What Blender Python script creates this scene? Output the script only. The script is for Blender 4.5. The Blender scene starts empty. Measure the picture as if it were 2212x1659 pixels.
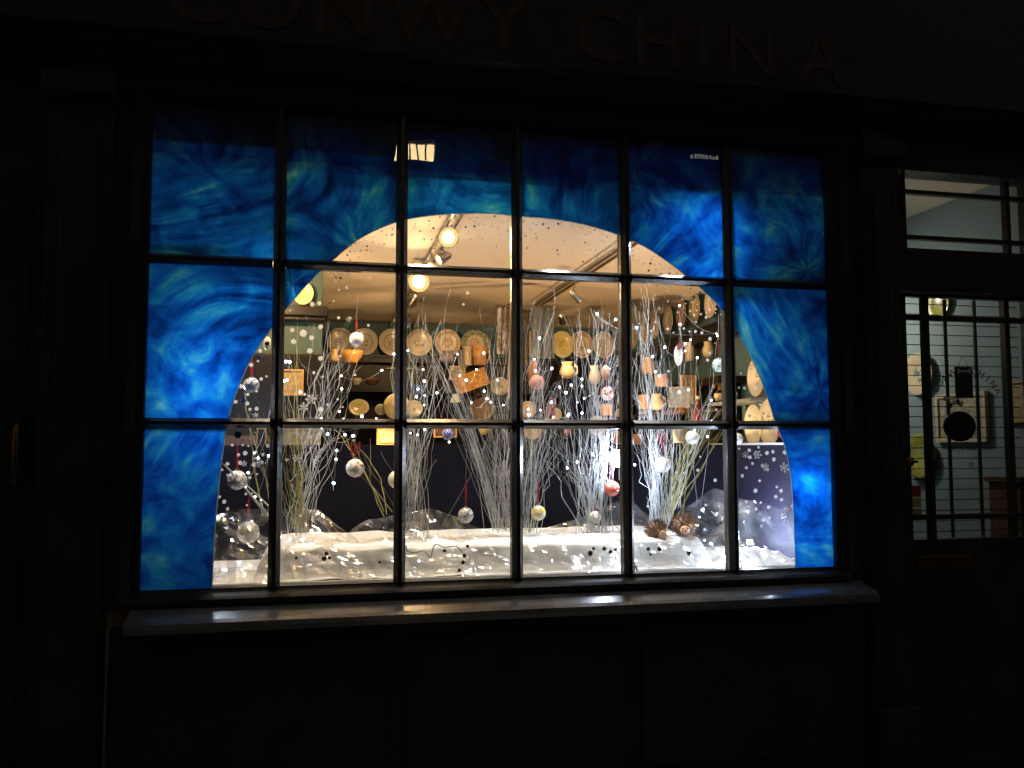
import bpy, math, random
from mathutils import Vector, Matrix, noise
random.seed(7)
sc = bpy.context.scene
COL = sc.collection
PI = math.pi

# ------------------------------------------------------------------ camera
CAM = Vector((0.679343, -3.583943, 1.55))
FPX, YAW, PITCH, ROLL = 1860.6, .215376, .072363, -.001779
_cy, _sy, _cp, _sp = math.cos(YAW), math.sin(YAW), math.cos(PITCH), math.sin(PITCH)
FW = Vector((_sy * _cp, _cy * _cp, _sp)); _R = Vector((_cy, -_sy, 0)); _U = _R.cross(FW)
RT = _R * math.cos(ROLL) + _U * math.sin(ROLL); UP = _U * math.cos(ROLL) - _R * math.sin(ROLL)
cd = bpy.data.cameras.new('camera'); cam = bpy.data.objects.new('camera', cd); COL.objects.link(cam)
cd.sensor_width = 36; cd.lens = 36 * FPX / 2212; cd.clip_start = .05; cd.clip_end = 300
m = Matrix((RT, UP, -FW)).transposed().to_4x4(); m.translation = CAM; cam.matrix_world = m
sc.camera = cam

# ------------------------------------------------------------------ world: night sky over a town
w = bpy.data.worlds.new('World'); sc.world = w; w.use_nodes = True
nt = w.node_tree; bg = nt.nodes['Background']
sky = nt.nodes.new('ShaderNodeTexSky'); sky.sky_type = 'NISHITA'; sky.sun_disc = False
sky.sun_elevation = math.radians(-4); sky.sun_rotation = math.radians(200)
mixn = nt.nodes.new('ShaderNodeMixRGB'); mixn.blend_type = 'ADD'; mixn.inputs[0].default_value = 1
mixn.inputs[2].default_value = (1.0, .95, .84, 1)          # sodium town glow in the night sky
nt.links.new(sky.outputs[0], mixn.inputs[1]); nt.links.new(mixn.outputs[0], bg.inputs[0])
bg.inputs[1].default_value = .115
sc.view_settings.view_transform = 'Standard'; sc.view_settings.look = 'None'
sc.view_settings.exposure = 0; sc.view_settings.gamma = 1; sc.view_settings.use_curve_mapping = False
cy = sc.cycles
cy.max_bounces = 14; cy.diffuse_bounces = 5; cy.glossy_bounces = 4; cy.transmission_bounces = 8
cy.transparent_max_bounces = 40; cy.sample_clamp_indirect = 4; cy.sample_clamp_direct = 0
cy.use_denoising = True; cy.use_light_tree = True; cy.blur_glossy = .5
cy.caustics_reflective = False; cy.caustics_refractive = False

# light levels (W), each lamp's own light is made in its builder
LOW_W = 48; PAINT_LED_W = 9; WARM = (1.0, .61, .27); COOL = (.68, .80, 1.0); NEUTRAL = (1.0, .77, .50)
HEAD_W, GLOBE_W, GLOBE2_W, FRONT_W, FLOOD_W, FLOOR_LED_W, LEFT_LED_W, PASSAGE_W, BULB_E = 34, 7, 13, 62, 14, 7, 14.0, 21, 18

# ------------------------------------------------------------------ helpers
def ray(x, y): return FW + RT * ((x - 1106) / FPX) - UP * ((y - 829.5) / FPX)
def P(x, y, Y):                     # a sight line of the photograph met with the plane y = Y
    d = ray(x, y); return CAM + d * ((Y - CAM.y) / d.y)
def PX(x, y, X):
    d = ray(x, y); return CAM + d * ((X - CAM.x) / d.x)
def PZ(x, y, Z):
    d = ray(x, y); return CAM + d * ((Z - CAM.z) / d.z)
def M(p): return (Vector(p) - CAM).dot(FW) / FPX       # metres per photo pixel at p

class MB:
    def __init__(s): s.v, s.f, s.mi = [], [], []
    def add(s, v, f, mi=0):
        o = len(s.v); s.v += [tuple(a) for a in v]; s.f += [tuple(i + o for i in q) for q in f]; s.mi += [mi] * len(f); return s
    def box(s, a, b, mi=0):
        (x0, y0, z0), (x1, y1, z1) = a, b
        x0, x1 = min(x0, x1), max(x0, x1); y0, y1 = min(y0, y1), max(y0, y1); z0, z1 = min(z0, z1), max(z0, z1)
        return s.add([(x0, y0, z0), (x1, y0, z0), (x1, y1, z0), (x0, y1, z0), (x0, y0, z1), (x1, y0, z1), (x1, y1, z1), (x0, y1, z1)],
                     [(0, 3, 2, 1), (4, 5, 6, 7), (0, 1, 5, 4), (1, 2, 6, 5), (2, 3, 7, 6), (3, 0, 4, 7)], mi)
    def prism(s, prof, x0, x1, axis='x', mi=0):   # profile of (a,b) swept along an axis
        n = len(prof)
        mk = (lambda t, a, b: (t, a, b)) if axis == 'x' else (lambda t, a, b: (a, b, t))
        v = [mk(x0, a, b) for a, b in prof] + [mk(x1, a, b) for a, b in prof]
        f = [(i, (i + 1) % n, (i + 1) % n + n, i + n) for i in range(n)] + [tuple(range(n - 1, -1, -1)), tuple(range(n, 2 * n))]
        return s.add(v, f, mi)
    def tube(s, pts, rad, k=4, mi=0):
        pts = [Vector(p) for p in pts]; n = len(pts)
        if not hasattr(rad, '__len__'): rad = [rad] * n
        v, f = [], []
        for i, p in enumerate(pts):
            t = (pts[min(i + 1, n - 1)] - pts[max(i - 1, 0)]); t = t.normalized() if t.length > 1e-9 else Vector((0, 0, 1))
            a = t.cross(Vector((0, 1, 0)) if abs(t.y) < .9 else Vector((1, 0, 0))).normalized(); b = t.cross(a)
            for j in range(k):
                an = 2 * PI * j / k; v.append(p + (a * math.cos(an) + b * math.sin(an)) * rad[i])
        for i in range(n - 1):
            for j in range(k): f.append((i * k + j, i * k + (j + 1) % k, (i + 1) * k + (j + 1) % k, (i + 1) * k + j))
        f.append(tuple(range(k - 1, -1, -1))); f.append(tuple((n - 1) * k + j for j in range(k)))
        return s.add(v, f, mi)
    def lathe(s, prof, n=20, axis='z', mi=0, c=(0, 0, 0), closed=False):  # prof of (r, h)
        v, f = [], []
        for r, h in prof:
            for j in range(n):
                a = 2 * PI * j / n; q = (r * math.cos(a), r * math.sin(a), h)
                if axis == 'y': q = (q[0], q[2], q[1])
                v.append((q[0] + c[0], q[1] + c[1], q[2] + c[2]))
        L = len(prof)
        for i in range(L if closed else L - 1):
            i2 = (i + 1) % L
            for j in range(n): f.append((i * n + j, i * n + (j + 1) % n, i2 * n + (j + 1) % n, i2 * n + j))
        return s.add(v, f, mi)
    def ball(s, c, r, nu=14, nv=9, sc_=(1, 1, 1), mi=0):
        prof = [(max(1e-4, math.sin(PI * i / nv)) , math.cos(PI * i / nv)) for i in range(nv + 1)]
        o = len(s.v); s.lathe(prof, nu, mi=mi)
        for i in range(o, len(s.v)):
            q = s.v[i]; s.v[i] = (c[0] + q[0] * r * sc_[0], c[1] + q[1] * r * sc_[1], c[2] + q[2] * r * sc_[2])
        return s
    def build(s, name, mat, parent=None, smooth=False, loc=None, bevel=0):
        me = bpy.data.meshes.new(name); me.from_pydata(s.v, [], s.f); me.validate()
        mats = mat if isinstance(mat, (list, tuple)) else [mat]
        for q in mats: me.materials.append(q)
        if len(mats) > 1 and len(me.polygons) == len(s.mi): me.polygons.foreach_set('material_index', s.mi)
        if smooth: me.polygons.foreach_set('use_smooth', [True] * len(me.polygons))
        me.update(); o = bpy.data.objects.new(name, me); COL.objects.link(o)
        if parent: o.parent = parent
        if loc is not None: o.location = loc
        if bevel:
            b = o.modifiers.new('b', 'BEVEL'); b.width = bevel; b.segments = 2; b.limit_method = 'ANGLE'
        return o

_seen = {}
def tag(o, label=None, cat=None, group=None, kind=None):
    if label: o['label'] = label
    if cat: o['category'] = cat
    if group: o['group'] = group
    if kind: o['kind'] = kind
    if label and cat:
        if label in _seen: print('DUP LABEL', label)
        _seen[label] = 1
    return o
def thing(name, label, cat, loc=(0, 0, 0), group=None, rz=0):
    o = bpy.data.objects.new(name, None); COL.objects.link(o); o.location = loc; o.rotation_euler = (0, 0, rz); o.empty_display_size = .1
    return tag(o, label, cat, group)
def mesh_copy(o, parent=None, loc=None):
    c = o.copy(); COL.objects.link(c)
    if parent: c.parent = parent
    if loc is not None: c.location = loc
    return c
def lamp(name, typ, loc, power, color, parent=None, radius=.03, aim=None, angle=120, blend=.5):
    l = bpy.data.lights.new(name, typ); l.energy = power; l.color = color
    l.shadow_soft_size = radius
    if typ == 'SPOT': l.spot_size = math.radians(angle); l.spot_blend = blend
    o = bpy.data.objects.new(name, l); COL.objects.link(o); o.location = loc
    if aim is not None: o.rotation_euler = Vector(aim).to_track_quat('-Z', 'Y').to_euler()
    if parent: o.parent = parent; o.matrix_parent_inverse = Matrix.Translation(parent.location).inverted() if not any(parent.rotation_euler) else (Matrix.Translation(parent.location) @ parent.rotation_euler.to_matrix().to_4x4()).inverted()
    return o
def text_mesh(name, body, size, mat, parent=None, mtx=None, extrude=.001):
    c = bpy.data.curves.new(name, 'FONT'); c.body = body; c.size = size; c.extrude = extrude; c.resolution_u = 3; c.align_x = 'CENTER'
    t = bpy.data.objects.new(name + '_curve', c); COL.objects.link(t)
    dg = bpy.context.evaluated_depsgraph_get(); dg.update()
    me = bpy.data.meshes.new_from_object(t.evaluated_get(dg)); bpy.data.objects.remove(t); bpy.data.curves.remove(c)
    me.name = name; me.materials.clear(); me.materials.append(mat)
    o = bpy.data.objects.new(name, me); COL.objects.link(o)
    if parent: o.parent = parent
    if mtx is not None: o.matrix_local = mtx
    return o
FRONT = Matrix(((1, 0, 0, 0), (0, 0, -1, 0), (0, 1, 0, 0), (0, 0, 0, 1)))   # text plane xy -> xz, facing -y

# ------------------------------------------------------------------ materials
def nodes(name):
    mt = bpy.data.materials.new(name); mt.use_nodes = True; n = mt.node_tree; n.nodes.clear()
    out = n.nodes.new('ShaderNodeOutputMaterial'); return mt, n, out
def N(n, t, **k):
    x = n.nodes.new(t)
    for a, b in k.items(): setattr(x, a, b)
    return x
def ramp(n, stops):
    r = N(n, 'ShaderNodeValToRGB'); e = r.color_ramp.elements
    while len(e) < len(stops): e.new(.5)
    for i, (p, c) in enumerate(stops): e[i].position = p; e[i].color = (*c, 1)
    return r
def pr(name, col, rough=.5, metal=0, var=.25, scale=8, bump=.0, bscale=60, spec=.5, stretch=(1, 1, 1), col2=None, coat=0, trans=0, rand=0):
    mt, n, out = nodes(name); b = N(n, 'ShaderNodeBsdfPrincipled'); L = n.links.new
    tc = N(n, 'ShaderNodeTexCoord'); mp = N(n, 'ShaderNodeMapping'); mp.inputs['Scale'].default_value = stretch
    L(tc.outputs['Object'], mp.inputs[0]); nz = N(n, 'ShaderNodeTexNoise'); nz.inputs['Scale'].default_value = scale; nz.inputs['Detail'].default_value = 5
    L(mp.outputs[0], nz.inputs[0])
    c2 = col2 or tuple(max(0, c * (1 - var)) for c in col); c1 = col if col2 else tuple(c * (1 + var * .6) for c in col)
    r = ramp(n, [(.3, c2), (.7, c1)]); L(nz.outputs[0], r.inputs[0])
    last = r.outputs[0]
    if rand:
        oi = N(n, 'ShaderNodeObjectInfo'); hs = N(n, 'ShaderNodeHueSaturation'); mr = N(n, 'ShaderNodeMapRange')
        mr.inputs[3].default_value = 1 - rand; mr.inputs[4].default_value = 1 + rand
        L(oi.outputs['Random'], mr.inputs[0]); L(mr.outputs[0], hs.inputs['Value']); L(last, hs.inputs['Color']); last = hs.outputs[0]
    L(last, b.inputs['Base Color']); b.inputs['Roughness'].default_value = rough; b.inputs['Metallic'].default_value = metal
    b.inputs['Specular IOR Level'].default_value = spec; b.inputs['Coat Weight'].default_value = coat
    if trans:
        tl = N(n, 'ShaderNodeBsdfTranslucent'); mx = N(n, 'ShaderNodeMixShader'); mx.inputs[0].default_value = trans
        L(last, tl.inputs[0]); L(b.outputs[0], mx.inputs[1]); L(tl.outputs[0], mx.inputs[2]); L(mx.outputs[0], out.inputs[0])
    else: L(b.outputs[0], out.inputs[0])
    if bump:
        n2 = N(n, 'ShaderNodeTexNoise'); n2.inputs['Scale'].default_value = bscale; n2.inputs['Detail'].default_value = 4; L(mp.outputs[0], n2.inputs[0])
        bp = N(n, 'ShaderNodeBump'); bp.inputs['Strength'].default_value = bump; bp.inputs['Distance'].default_value = .01
        L(n2.outputs[0], bp.inputs['Height']); L(bp.outputs[0], b.inputs['Normal'])
    return mt
def em(name, col, s):
    mt, n, out = nodes(name); e = N(n, 'ShaderNodeEmission'); e.inputs[0].default_value = (*col, 1); e.inputs[1].default_value = s
    n.links.new(e.outputs[0], out.inputs[0]); return mt
def schlick(n, f0, power=5, scale=1.0):
    lw = N(n, 'ShaderNodeLayerWeight'); lw.inputs[0].default_value = .5
    p = N(n, 'ShaderNodeMath', operation='POWER'); p.inputs[1].default_value = power; n.links.new(lw.outputs['Facing'], p.inputs[0])
    q = N(n, 'ShaderNodeMath', operation='MULTIPLY_ADD'); q.inputs[1].default_value = scale * (1 - f0); q.inputs[2].default_value = f0
    n.links.new(p.outputs[0], q.inputs[0]); return q.outputs[0]
def glass_mat(name, tint=(.97, .98, .98), f0=.045, rough=0.0):
    mt, n, out = nodes(name); t = N(n, 'ShaderNodeBsdfTransparent'); t.inputs[0].default_value = (*tint, 1)
    g = N(n, 'ShaderNodeBsdfGlossy'); g.inputs['Roughness'].default_value = rough
    mx = N(n, 'ShaderNodeMixShader'); n.links.new(schlick(n, f0), mx.inputs[0]); n.links.new(t.outputs[0], mx.inputs[1]); n.links.new(g.outputs[0], mx.inputs[2])
    n.links.new(mx.outputs[0], out.inputs[0])
    tc = N(n, 'ShaderNodeTexCoord'); nz = N(n, 'ShaderNodeTexNoise'); nz.inputs['Scale'].default_value = 2.5; bp = N(n, 'ShaderNodeBump')
    bp.inputs['Strength'].default_value = .06; bp.inputs['Distance'].default_value = .02
    n.links.new(tc.outputs['Object'], nz.inputs[0]); n.links.new(nz.outputs[0], bp.inputs['Height']); n.links.new(bp.outputs[0], g.inputs['Normal'])
    return mt
def film_mat():
    mt, n, out = nodes('cellophane'); L = n.links.new
    t = N(n, 'ShaderNodeBsdfTransparent'); t.inputs[0].default_value = (.95, .95, .95, 1)
    g = N(n, 'ShaderNodeBsdfGlossy'); g.inputs['Roughness'].default_value = .13
    d = N(n, 'ShaderNodeBsdfTranslucent'); d.inputs[0].default_value = (.8, .8, .82, 1)
    d2 = N(n, 'ShaderNodeBsdfDiffuse'); d2.inputs[0].default_value = (.8, .8, .8, 1)
    md = N(n, 'ShaderNodeMixShader'); md.inputs[0].default_value = .5; L(d.outputs[0], md.inputs[1]); L(d2.outputs[0], md.inputs[2])
    tc = N(n, 'ShaderNodeTexCoord'); nz = N(n, 'ShaderNodeTexNoise'); nz.inputs['Scale'].default_value = 9; nz.inputs['Detail'].default_value = 6; L(tc.outputs['Object'], nz.inputs[0])
    r = ramp(n, [(.42, (.03, .03, .03)), (.78, (.19, .19, .19))]); L(nz.outputs[0], r.inputs[0])
    m1 = N(n, 'ShaderNodeMixShader'); L(r.outputs[0], m1.inputs[0]); L(t.outputs[0], m1.inputs[1]); L(md.outputs[0], m1.inputs[2])
    m2 = N(n, 'ShaderNodeMixShader'); L(schlick(n, .17, 3, .8), m2.inputs[0]); L(m1.outputs[0], m2.inputs[1]); L(g.outputs[0], m2.inputs[2]); L(m2.outputs[0], out.inputs[0])
    vo = N(n, 'ShaderNodeTexVoronoi'); vo.inputs['Scale'].default_value = 16; L(tc.outputs['Object'], vo.inputs[0])
    bp = N(n, 'ShaderNodeBump'); bp.inputs['Strength'].default_value = .22; bp.inputs['Distance'].default_value = .02; L(vo.outputs[0], bp.inputs['Height']); L(bp.outputs[0], g.inputs['Normal'])
    return mt
def paint_mat():
    mt, n, out = nodes('blue_window_paint'); L = n.links.new
    def mth(op, a, b_=None, c_=None):
        x = N(n, 'ShaderNodeMath', operation=op)
        for k, q in enumerate((a, b_, c_)):
            if q is None: continue
            if isinstance(q, (int, float)): x.inputs[k].default_value = q
            else: L(q, x.inputs[k])
        return x.outputs[0]
    tc = N(n, 'ShaderNodeTexCoord'); oi = N(n, 'ShaderNodeObjectInfo'); rnd = oi.outputs['Random']
    off = mth('MULTIPLY', rnd, 17.0)
    ad = N(n, 'ShaderNodeVectorMath', operation='ADD'); L(tc.outputs['Object'], ad.inputs[0]); L(off, ad.inputs[1])
    def noise_(vec, sc_, det, rough=.5, dist=0):
        x = N(n, 'ShaderNodeTexNoise'); x.inputs['Scale'].default_value = sc_; x.inputs['Detail'].default_value = det; x.inputs['Roughness'].default_value = rough; x.inputs['Distortion'].default_value = dist
        L(vec, x.inputs[0]); return x.outputs[0]
    # long strokes whose direction drifts gently over each pane
    ang = mth('ADD', mth('MULTIPLY', noise_(ad.outputs[0], 1.4, 1), 2.6), mth('MULTIPLY', rnd, 6.0))
    vr = N(n, 'ShaderNodeVectorRotate', rotation_type='AXIS_ANGLE'); vr.inputs['Axis'].default_value = (0, 1, 0); L(tc.outputs['Object'], vr.inputs['Vector']); L(ang, vr.inputs['Angle'])
    mp = N(n, 'ShaderNodeMapping'); mp.inputs['Scale'].default_value = (3.6, 1, 15); L(vr.outputs[0], mp.inputs[0])
    ad2 = N(n, 'ShaderNodeVectorMath', operation='ADD'); L(mp.outputs[0], ad2.inputs[0]); L(off, ad2.inputs[1])
    stA = noise_(ad2.outputs[0], 1.0, 6, .60, .5)
    # strokes fanning out of one corner of the pane
    sp = N(n, 'ShaderNodeSeparateXYZ'); L(tc.outputs['Object'], sp.inputs[0])
    cx = mth('MULTIPLY', mth('SINE', mth('MULTIPLY', rnd, 40.0)), .20); cz = mth('MULTIPLY', mth('COSINE', mth('MULTIPLY', rnd, 71.0)), .26)
    dx_, dz_ = mth('SUBTRACT', sp.outputs[0], cx), mth('SUBTRACT', sp.outputs[2], cz)
    th = mth('ARCTAN2', dz_, dx_); rr_ = mth('SQRT', mth('ADD', mth('MULTIPLY', dx_, dx_), mth('MULTIPLY', dz_, dz_)))
    wob = mth('MULTIPLY', noise_(ad.outputs[0], 3.0, 2), 1.2)
    cb = N(n, 'ShaderNodeCombineXYZ'); L(mth('MULTIPLY', mth('ADD', th, wob), 2.3), cb.inputs[0]); L(mth('MULTIPLY', rr_, 5.0), cb.inputs[1]); L(off, cb.inputs[2])
    stB = noise_(cb.outputs[0], 1.3, 5, .6)
    bl = noise_(ad.outputs[0], 4.2, 6, .58, 1.2)
    pick = ramp(n, [(.42, (0, 0, 0)), (.58, (1, 1, 1))]); L(noise_(ad.outputs[0], 1.9, 1), pick.inputs[0])
    m0 = N(n, 'ShaderNodeMixRGB'); L(pick.outputs[0], m0.inputs[0]); L(stA, m0.inputs[1]); L(stB, m0.inputs[2])
    mx = N(n, 'ShaderNodeMixRGB'); mx.inputs[0].default_value = .42; L(m0.outputs[0], mx.inputs[1]); L(bl, mx.inputs[2])
    r = ramp(n, [(.36, (.000, .005, .05)), (.44, (.000, .021, .14)), (.51, (.001, .050, .24)), (.56, (.003, .093, .25)), (.62, (.025, .16, .24)), (.70, (.12, .29, .33))])
    L(mx.outputs[0], r.inputs[0])
    tl = N(n, 'ShaderNodeBsdfTranslucent'); L(r.outputs[0], tl.inputs[0])
    df = N(n, 'ShaderNodeBsdfPrincipled'); df.inputs['Roughness'].default_value = .35
    L(r.outputs[0], df.inputs['Base Color'])
    m2 = N(n, 'ShaderNodeMixShader'); m2.inputs[0].default_value = .82; L(df.outputs[0], m2.inputs[1]); L(tl.outputs[0], m2.inputs[2])
    L(m2.outputs[0], out.inputs[0]); return mt
def plate_mat(name, base, band, motif, rim_in=.68, rim_out=.9, seed=0, freq=7, dens=.53):
    mt, n, out = nodes(name); L = n.links.new
    tc = N(n, 'ShaderNodeTexCoord'); sp = N(n, 'ShaderNodeSeparateXYZ'); L(tc.outputs['Object'], sp.inputs[0])
    cb = N(n, 'ShaderNodeCombineXYZ'); L(sp.outputs[0], cb.inputs[0]); L(sp.outputs[2], cb.inputs[2])
    ln = N(n, 'ShaderNodeVectorMath', operation='LENGTH'); L(cb.outputs[0], ln.inputs[0])
    rr = ramp(n, [(0, (0, 0, 0)), (rim_in - .02, (0, 0, 0)), (rim_in, (1, 1, 1)), (rim_out, (1, 1, 1)), (rim_out + .02, (0, 0, 0))]); L(ln.outputs['Value'], rr.inputs[0])
    oi = N(n, 'ShaderNodeObjectInfo'); ad = N(n, 'ShaderNodeVectorMath', operation='ADD')
    ml = N(n, 'ShaderNodeMath', operation='MULTIPLY'); ml.inputs[1].default_value = 9; L(oi.outputs['Random'], ml.inputs[0]); L(cb.outputs[0], ad.inputs[0]); L(ml.outputs[0], ad.inputs[1])
    nz = N(n, 'ShaderNodeTexNoise'); nz.inputs['Scale'].default_value = freq; nz.inputs['Detail'].default_value = 2; L(ad.outputs[0], nz.inputs[0])
    nb = ramp(n, [(dens, (0, 0, 0)), (dens + .04, (1, 1, 1))]); L(nz.outputs[0], nb.inputs[0])
    m1 = N(n, 'ShaderNodeMixRGB'); m1.inputs[1].default_value = (*base, 1); m1.inputs[2].default_value = (*band, 1)
    mb = N(n, 'ShaderNodeMath', operation='MULTIPLY'); L(rr.outputs[0], mb.inputs[0])
    nb2 = ramp(n, [(.38, (.35, .35, .35)), (.55, (1, 1, 1))]); L(nz.outputs[0], nb2.inputs[0]); L(nb2.outputs[0], mb.inputs[1]); L(mb.outputs[0], m1.inputs[0])
    inn = ramp(n, [(.30, (1, 1, 1)), (.52, (0, 0, 0))]); L(ln.outputs['Value'], inn.inputs[0])
    mm = N(n, 'ShaderNodeMath', operation='MULTIPLY'); L(inn.outputs[0], mm.inputs[0]); L(nb.outputs[0], mm.inputs[1])
    m2 = N(n, 'ShaderNodeMixRGB'); L(mm.outputs[0], m2.inputs[0]); L(m1.outputs[0], m2.inputs[1]); m2.inputs[2].default_value = (*motif, 1)
    b = N(n, 'ShaderNodeBsdfPrincipled'); b.inputs['Roughness'].default_value = .22; b.inputs['Coat Weight'].default_value = .3; L(m2.outputs[0], b.inputs['Base Color']); L(b.outputs[0], out.inputs[0])
    return mt

m_black = pr('black_gloss_paint', (.022, .022, .020), .45, var=.35, scale=5, bump=.15, bscale=30, spec=.2)
m_frame = pr('black_bar_paint', (.018, .018, .015), .3, var=.4, scale=14, bump=.15, bscale=50)
m_bead = pr('buff_inner_bead', (.055, .045, .032), .6, var=.3, scale=20, spec=.15)
m_sillp = pr('dark_sill_paint', (.095, .105, .105), .22, var=.35, scale=6, bump=.08, bscale=40, coat=.3)
m_red = pr('dark_red_lettering', (.040, .016, .014), .5, var=.2, spec=.3)
m_glass = glass_mat('window_glass')
m_paint = paint_mat()
m_edge = pr('paint_edge', (.55, .65, .68), .5, trans=.7, var=.2, scale=30)
m_dotw = pr('white_snow_paint', (.88, .88, .87), .5, trans=.78, var=.06)
m_dotb = pr('navy_snow_paint', (.01, .03, .16), .4, trans=.2, var=.2)
m_dotl = pr('sky_blue_snow_paint', (.03, .2, .55), .4, trans=.5, var=.2)
m_film = film_mat()
m_ceil = pr('ceiling_paint', (.80, .685, .54), .8, var=.03, scale=1.5)
m_cream = pr('cream_wall_paint', (.72, .66, .55), .8, var=.06)
m_teal = pr('teal_wall_paint', (.085, .16, .18), .7, var=.12, scale=2)
m_green = pr('sage_green_paint', (.06, .105, .085), .7, var=.06, scale=2)
m_dark = pr('dark_wood', (.013, .010, .008), .4, var=.5, scale=4, stretch=(1, 1, 6), spec=.22)
m_brown = pr('brown_wood', (.16, .075, .03), .4, var=.5, scale=5, stretch=(1, 6, 6))
m_floor = pr('floor_boards', (.10, .06, .035), .4, var=.5, scale=3, stretch=(8, 1, 1))
m_velvet = pr('black_backing_cloth', (.005, .005, .009), .9, var=.35, scale=3, bump=.3, bscale=8, spec=.08)
m_purple = pr('deep_purple_board', (.006, .005, .026), .7, var=.15, scale=3)
m_cloth = pr('white_cotton_cloth', (.78, .77, .74), .9, var=.05, scale=7, bump=.2, bscale=25)
m_twigw = pr('white_painted_twig', (.62, .64, .65), .7, var=.35, scale=18)
m_twigs = pr('silver_twig', (.56, .59, .62), .5, var=.35, scale=18)
m_twigo = pr('olive_twig', (.42, .38, .14), .7, var=.4, scale=18)
m_ribbon = pr('red_ribbon', (.38, .02, .04), .5, var=.2, trans=.2)
m_wire = pr('clear_wire', (.5, .5, .52), .3, var=.1)
m_metal = pr('brushed_metal', (.5, .48, .44), .3, 1, var=.15)
m_brass = pr('dull_brass', (.15, .08, .035), .35, 1, var=.3)
m_bulb = em('white_led', (.78, .88, 1.0), BULB_E)
m_dmetal = pr('dark_metal', (.16, .11, .06), .4, 1, var=.2)
m_halogen = em('halogen_lens', (1.0, .78, .42), 9)
m_halo = em('amber_halo_glow', (1.0, .58, .17), 1.5)  # emissive colour imitating the amber halo round a lit lens
m_flood = em('led_panel', (.86, .92, 1.0), 20)
m_grey = pr('pale_blue_grey_paint', (.22, .29, .31), .8, var=.06, scale=2)
m_spine = pr('brown_spines', (.16, .085, .04), .7, var=.5, scale=40)
m_face = pr('terracotta_face', (.62, .32, .18), .5, var=.25, scale=20)
m_blackg = pr('black_plastic', (.01, .01, .01), .4, var=.2)
m_white = pr('white_glaze', (.82, .80, .75), .2, var=.05, coat=.3)
m_creamg = pr('cream_glaze', (.72, .60, .38), .25, var=.12, coat=.3)
m_orange = pr('orange_glaze', (.75, .26, .05), .25, var=.5, scale=6, col2=(.70, .48, .16), coat=.3)
m_ochre = pr('ochre_glaze', (.70, .40, .09), .3, var=.4, scale=12)
m_blue = pr('cobalt_glaze', (.03, .08, .32), .25, var=.3)
m_brick = pr('sooty_brick', (.16, .08, .055), .9, var=.4, scale=9)
m_asph = pr('asphalt', (.045, .045, .045), .9, var=.3, scale=40, bump=.3, bscale=200)
m_pave = pr('pavement_stone', (.20, .19, .18), .85, var=.25, scale=6, rand=.12)

# ------------------------------------------------------------------ ground and street (structure)
tag(MB().box((-40, -9.2, -.35), (40, -2.2, -.14)).build('road', m_asph), kind='structure')
pav = MB().box((-40, -2.0, -.35), (40, .0, -.012)).build('pavement', m_asph); tag(pav, kind='structure')
slab = None
for i in range(16):
    for j in range(3):
        a = MB().box((0, 0, 0), (.594, .645, .012)).build('paving_stone', m_pave, bevel=.003) if slab is None else mesh_copy(slab)
        slab = slab or a
        a.parent = pav; a.location = (-3 + i * .6, -1.99 + j * .652, -.012)
tag(MB().box((-40, -2.2, -.35), (40, -2.004, .0)).build('kerb', m_pave, bevel=.01), kind='structure')
tag(MB().box((-40, -13, -.35), (40, -9.2, 0)).build('far_pavement', m_pave), kind='structure')
tag(MB().box((-60, -60, -.6), (60, 60, -.36)).build('ground', m_asph), kind='structure')

# ------------------------------------------------------------------ shopfront
WX, Z0, Z1, Z2, Z3 = .495, 1.0, 1.6445, 2.295, 2.936
shop = thing('shopfront', 'black painted timber shopfront with a multi-paned bow-painted display window', 'shopfront', (0, 0, 0))
def part(mb, name, mat, par=None, **k): return mb.build(name, mat, par or shop, **k)
# fascia, cornice mouldings, frieze
part(MB().box((-1.6, -.085, 3.16), (6, .14, 3.80)), 'fascia', m_black, bevel=.004)
part(MB().prism([(-.20, 3.16), (-.20, 3.135), (-.17, 3.12), (-.155, 3.09), (-.12, 3.075), (-.10, 3.05), (.14, 3.05), (.14, 3.16)], -1.6, 6), 'cornice', m_black)
part(MB().prism([(-.04, 3.05), (-.04, 2.995), (-.065, 2.985), (-.075, 2.965), (-.065, 2.945), (-.03, 2.936), (.06, 2.936), (.06, 3.05)], -.13, 3.12), 'window_head', m_black)
part(MB().prism([(-.02, .985), (-.06, .98), (-.075, .968), (-.075, .945), (.06, .945), (.06, .998), (-.01, .998)], -.05, 3.02), 'bottom_rail', m_black, bevel=.002)
part(MB().prism([(.05, .945), (-.05, .944), (-.165, .912), (-.185, .902), (-.19, .885), (-.18, .866), (-.15, .858), (.05, .858)], -.02, 3.07), 'window_sill', m_sillp, smooth=False)
part(MB().box((-.1, -.03, .12), (3.1, .06, .858)), 'stall_riser', m_black)
for i in range(3):
    x0 = .02 + i * 1.0
    part(MB().prism([(-.052, .20), (-.052, .78), (-.03, .80), (-.03, .18)], x0, x0 + .92), 'riser_panel', m_black, bevel=.006)
part(MB().box((-1.6, -.06, 0), (6, .06, .12)), 'plinth_board', m_black, bevel=.004)
def pilaster(x0, x1, z1=3.05):
    o = MB().box((x0, -.07, .12), (x1, .14, z1)).build('pilaster', m_black, shop, bevel=.006)
    MB().box((x0 - .02, -.11, .12), (x1 + .02, -.0701, .38)).build('pilaster_base', m_black, o, bevel=.008)
    MB().box((x0 + .05, -.085, .5), (x1 - .05, -.0703, 2.75)).build('raised_panel', m_black, o, bevel=.01)
    MB().prism([(-.0702, 2.86), (-.12, 2.9), (-.12, 2.98), (-.0702, 2.99)], x0 - .02, x1 + .02).build('capital', m_black, o, bevel=.006)
pilaster(3.13, 3.31); pilaster(-.36, -.13)
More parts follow.
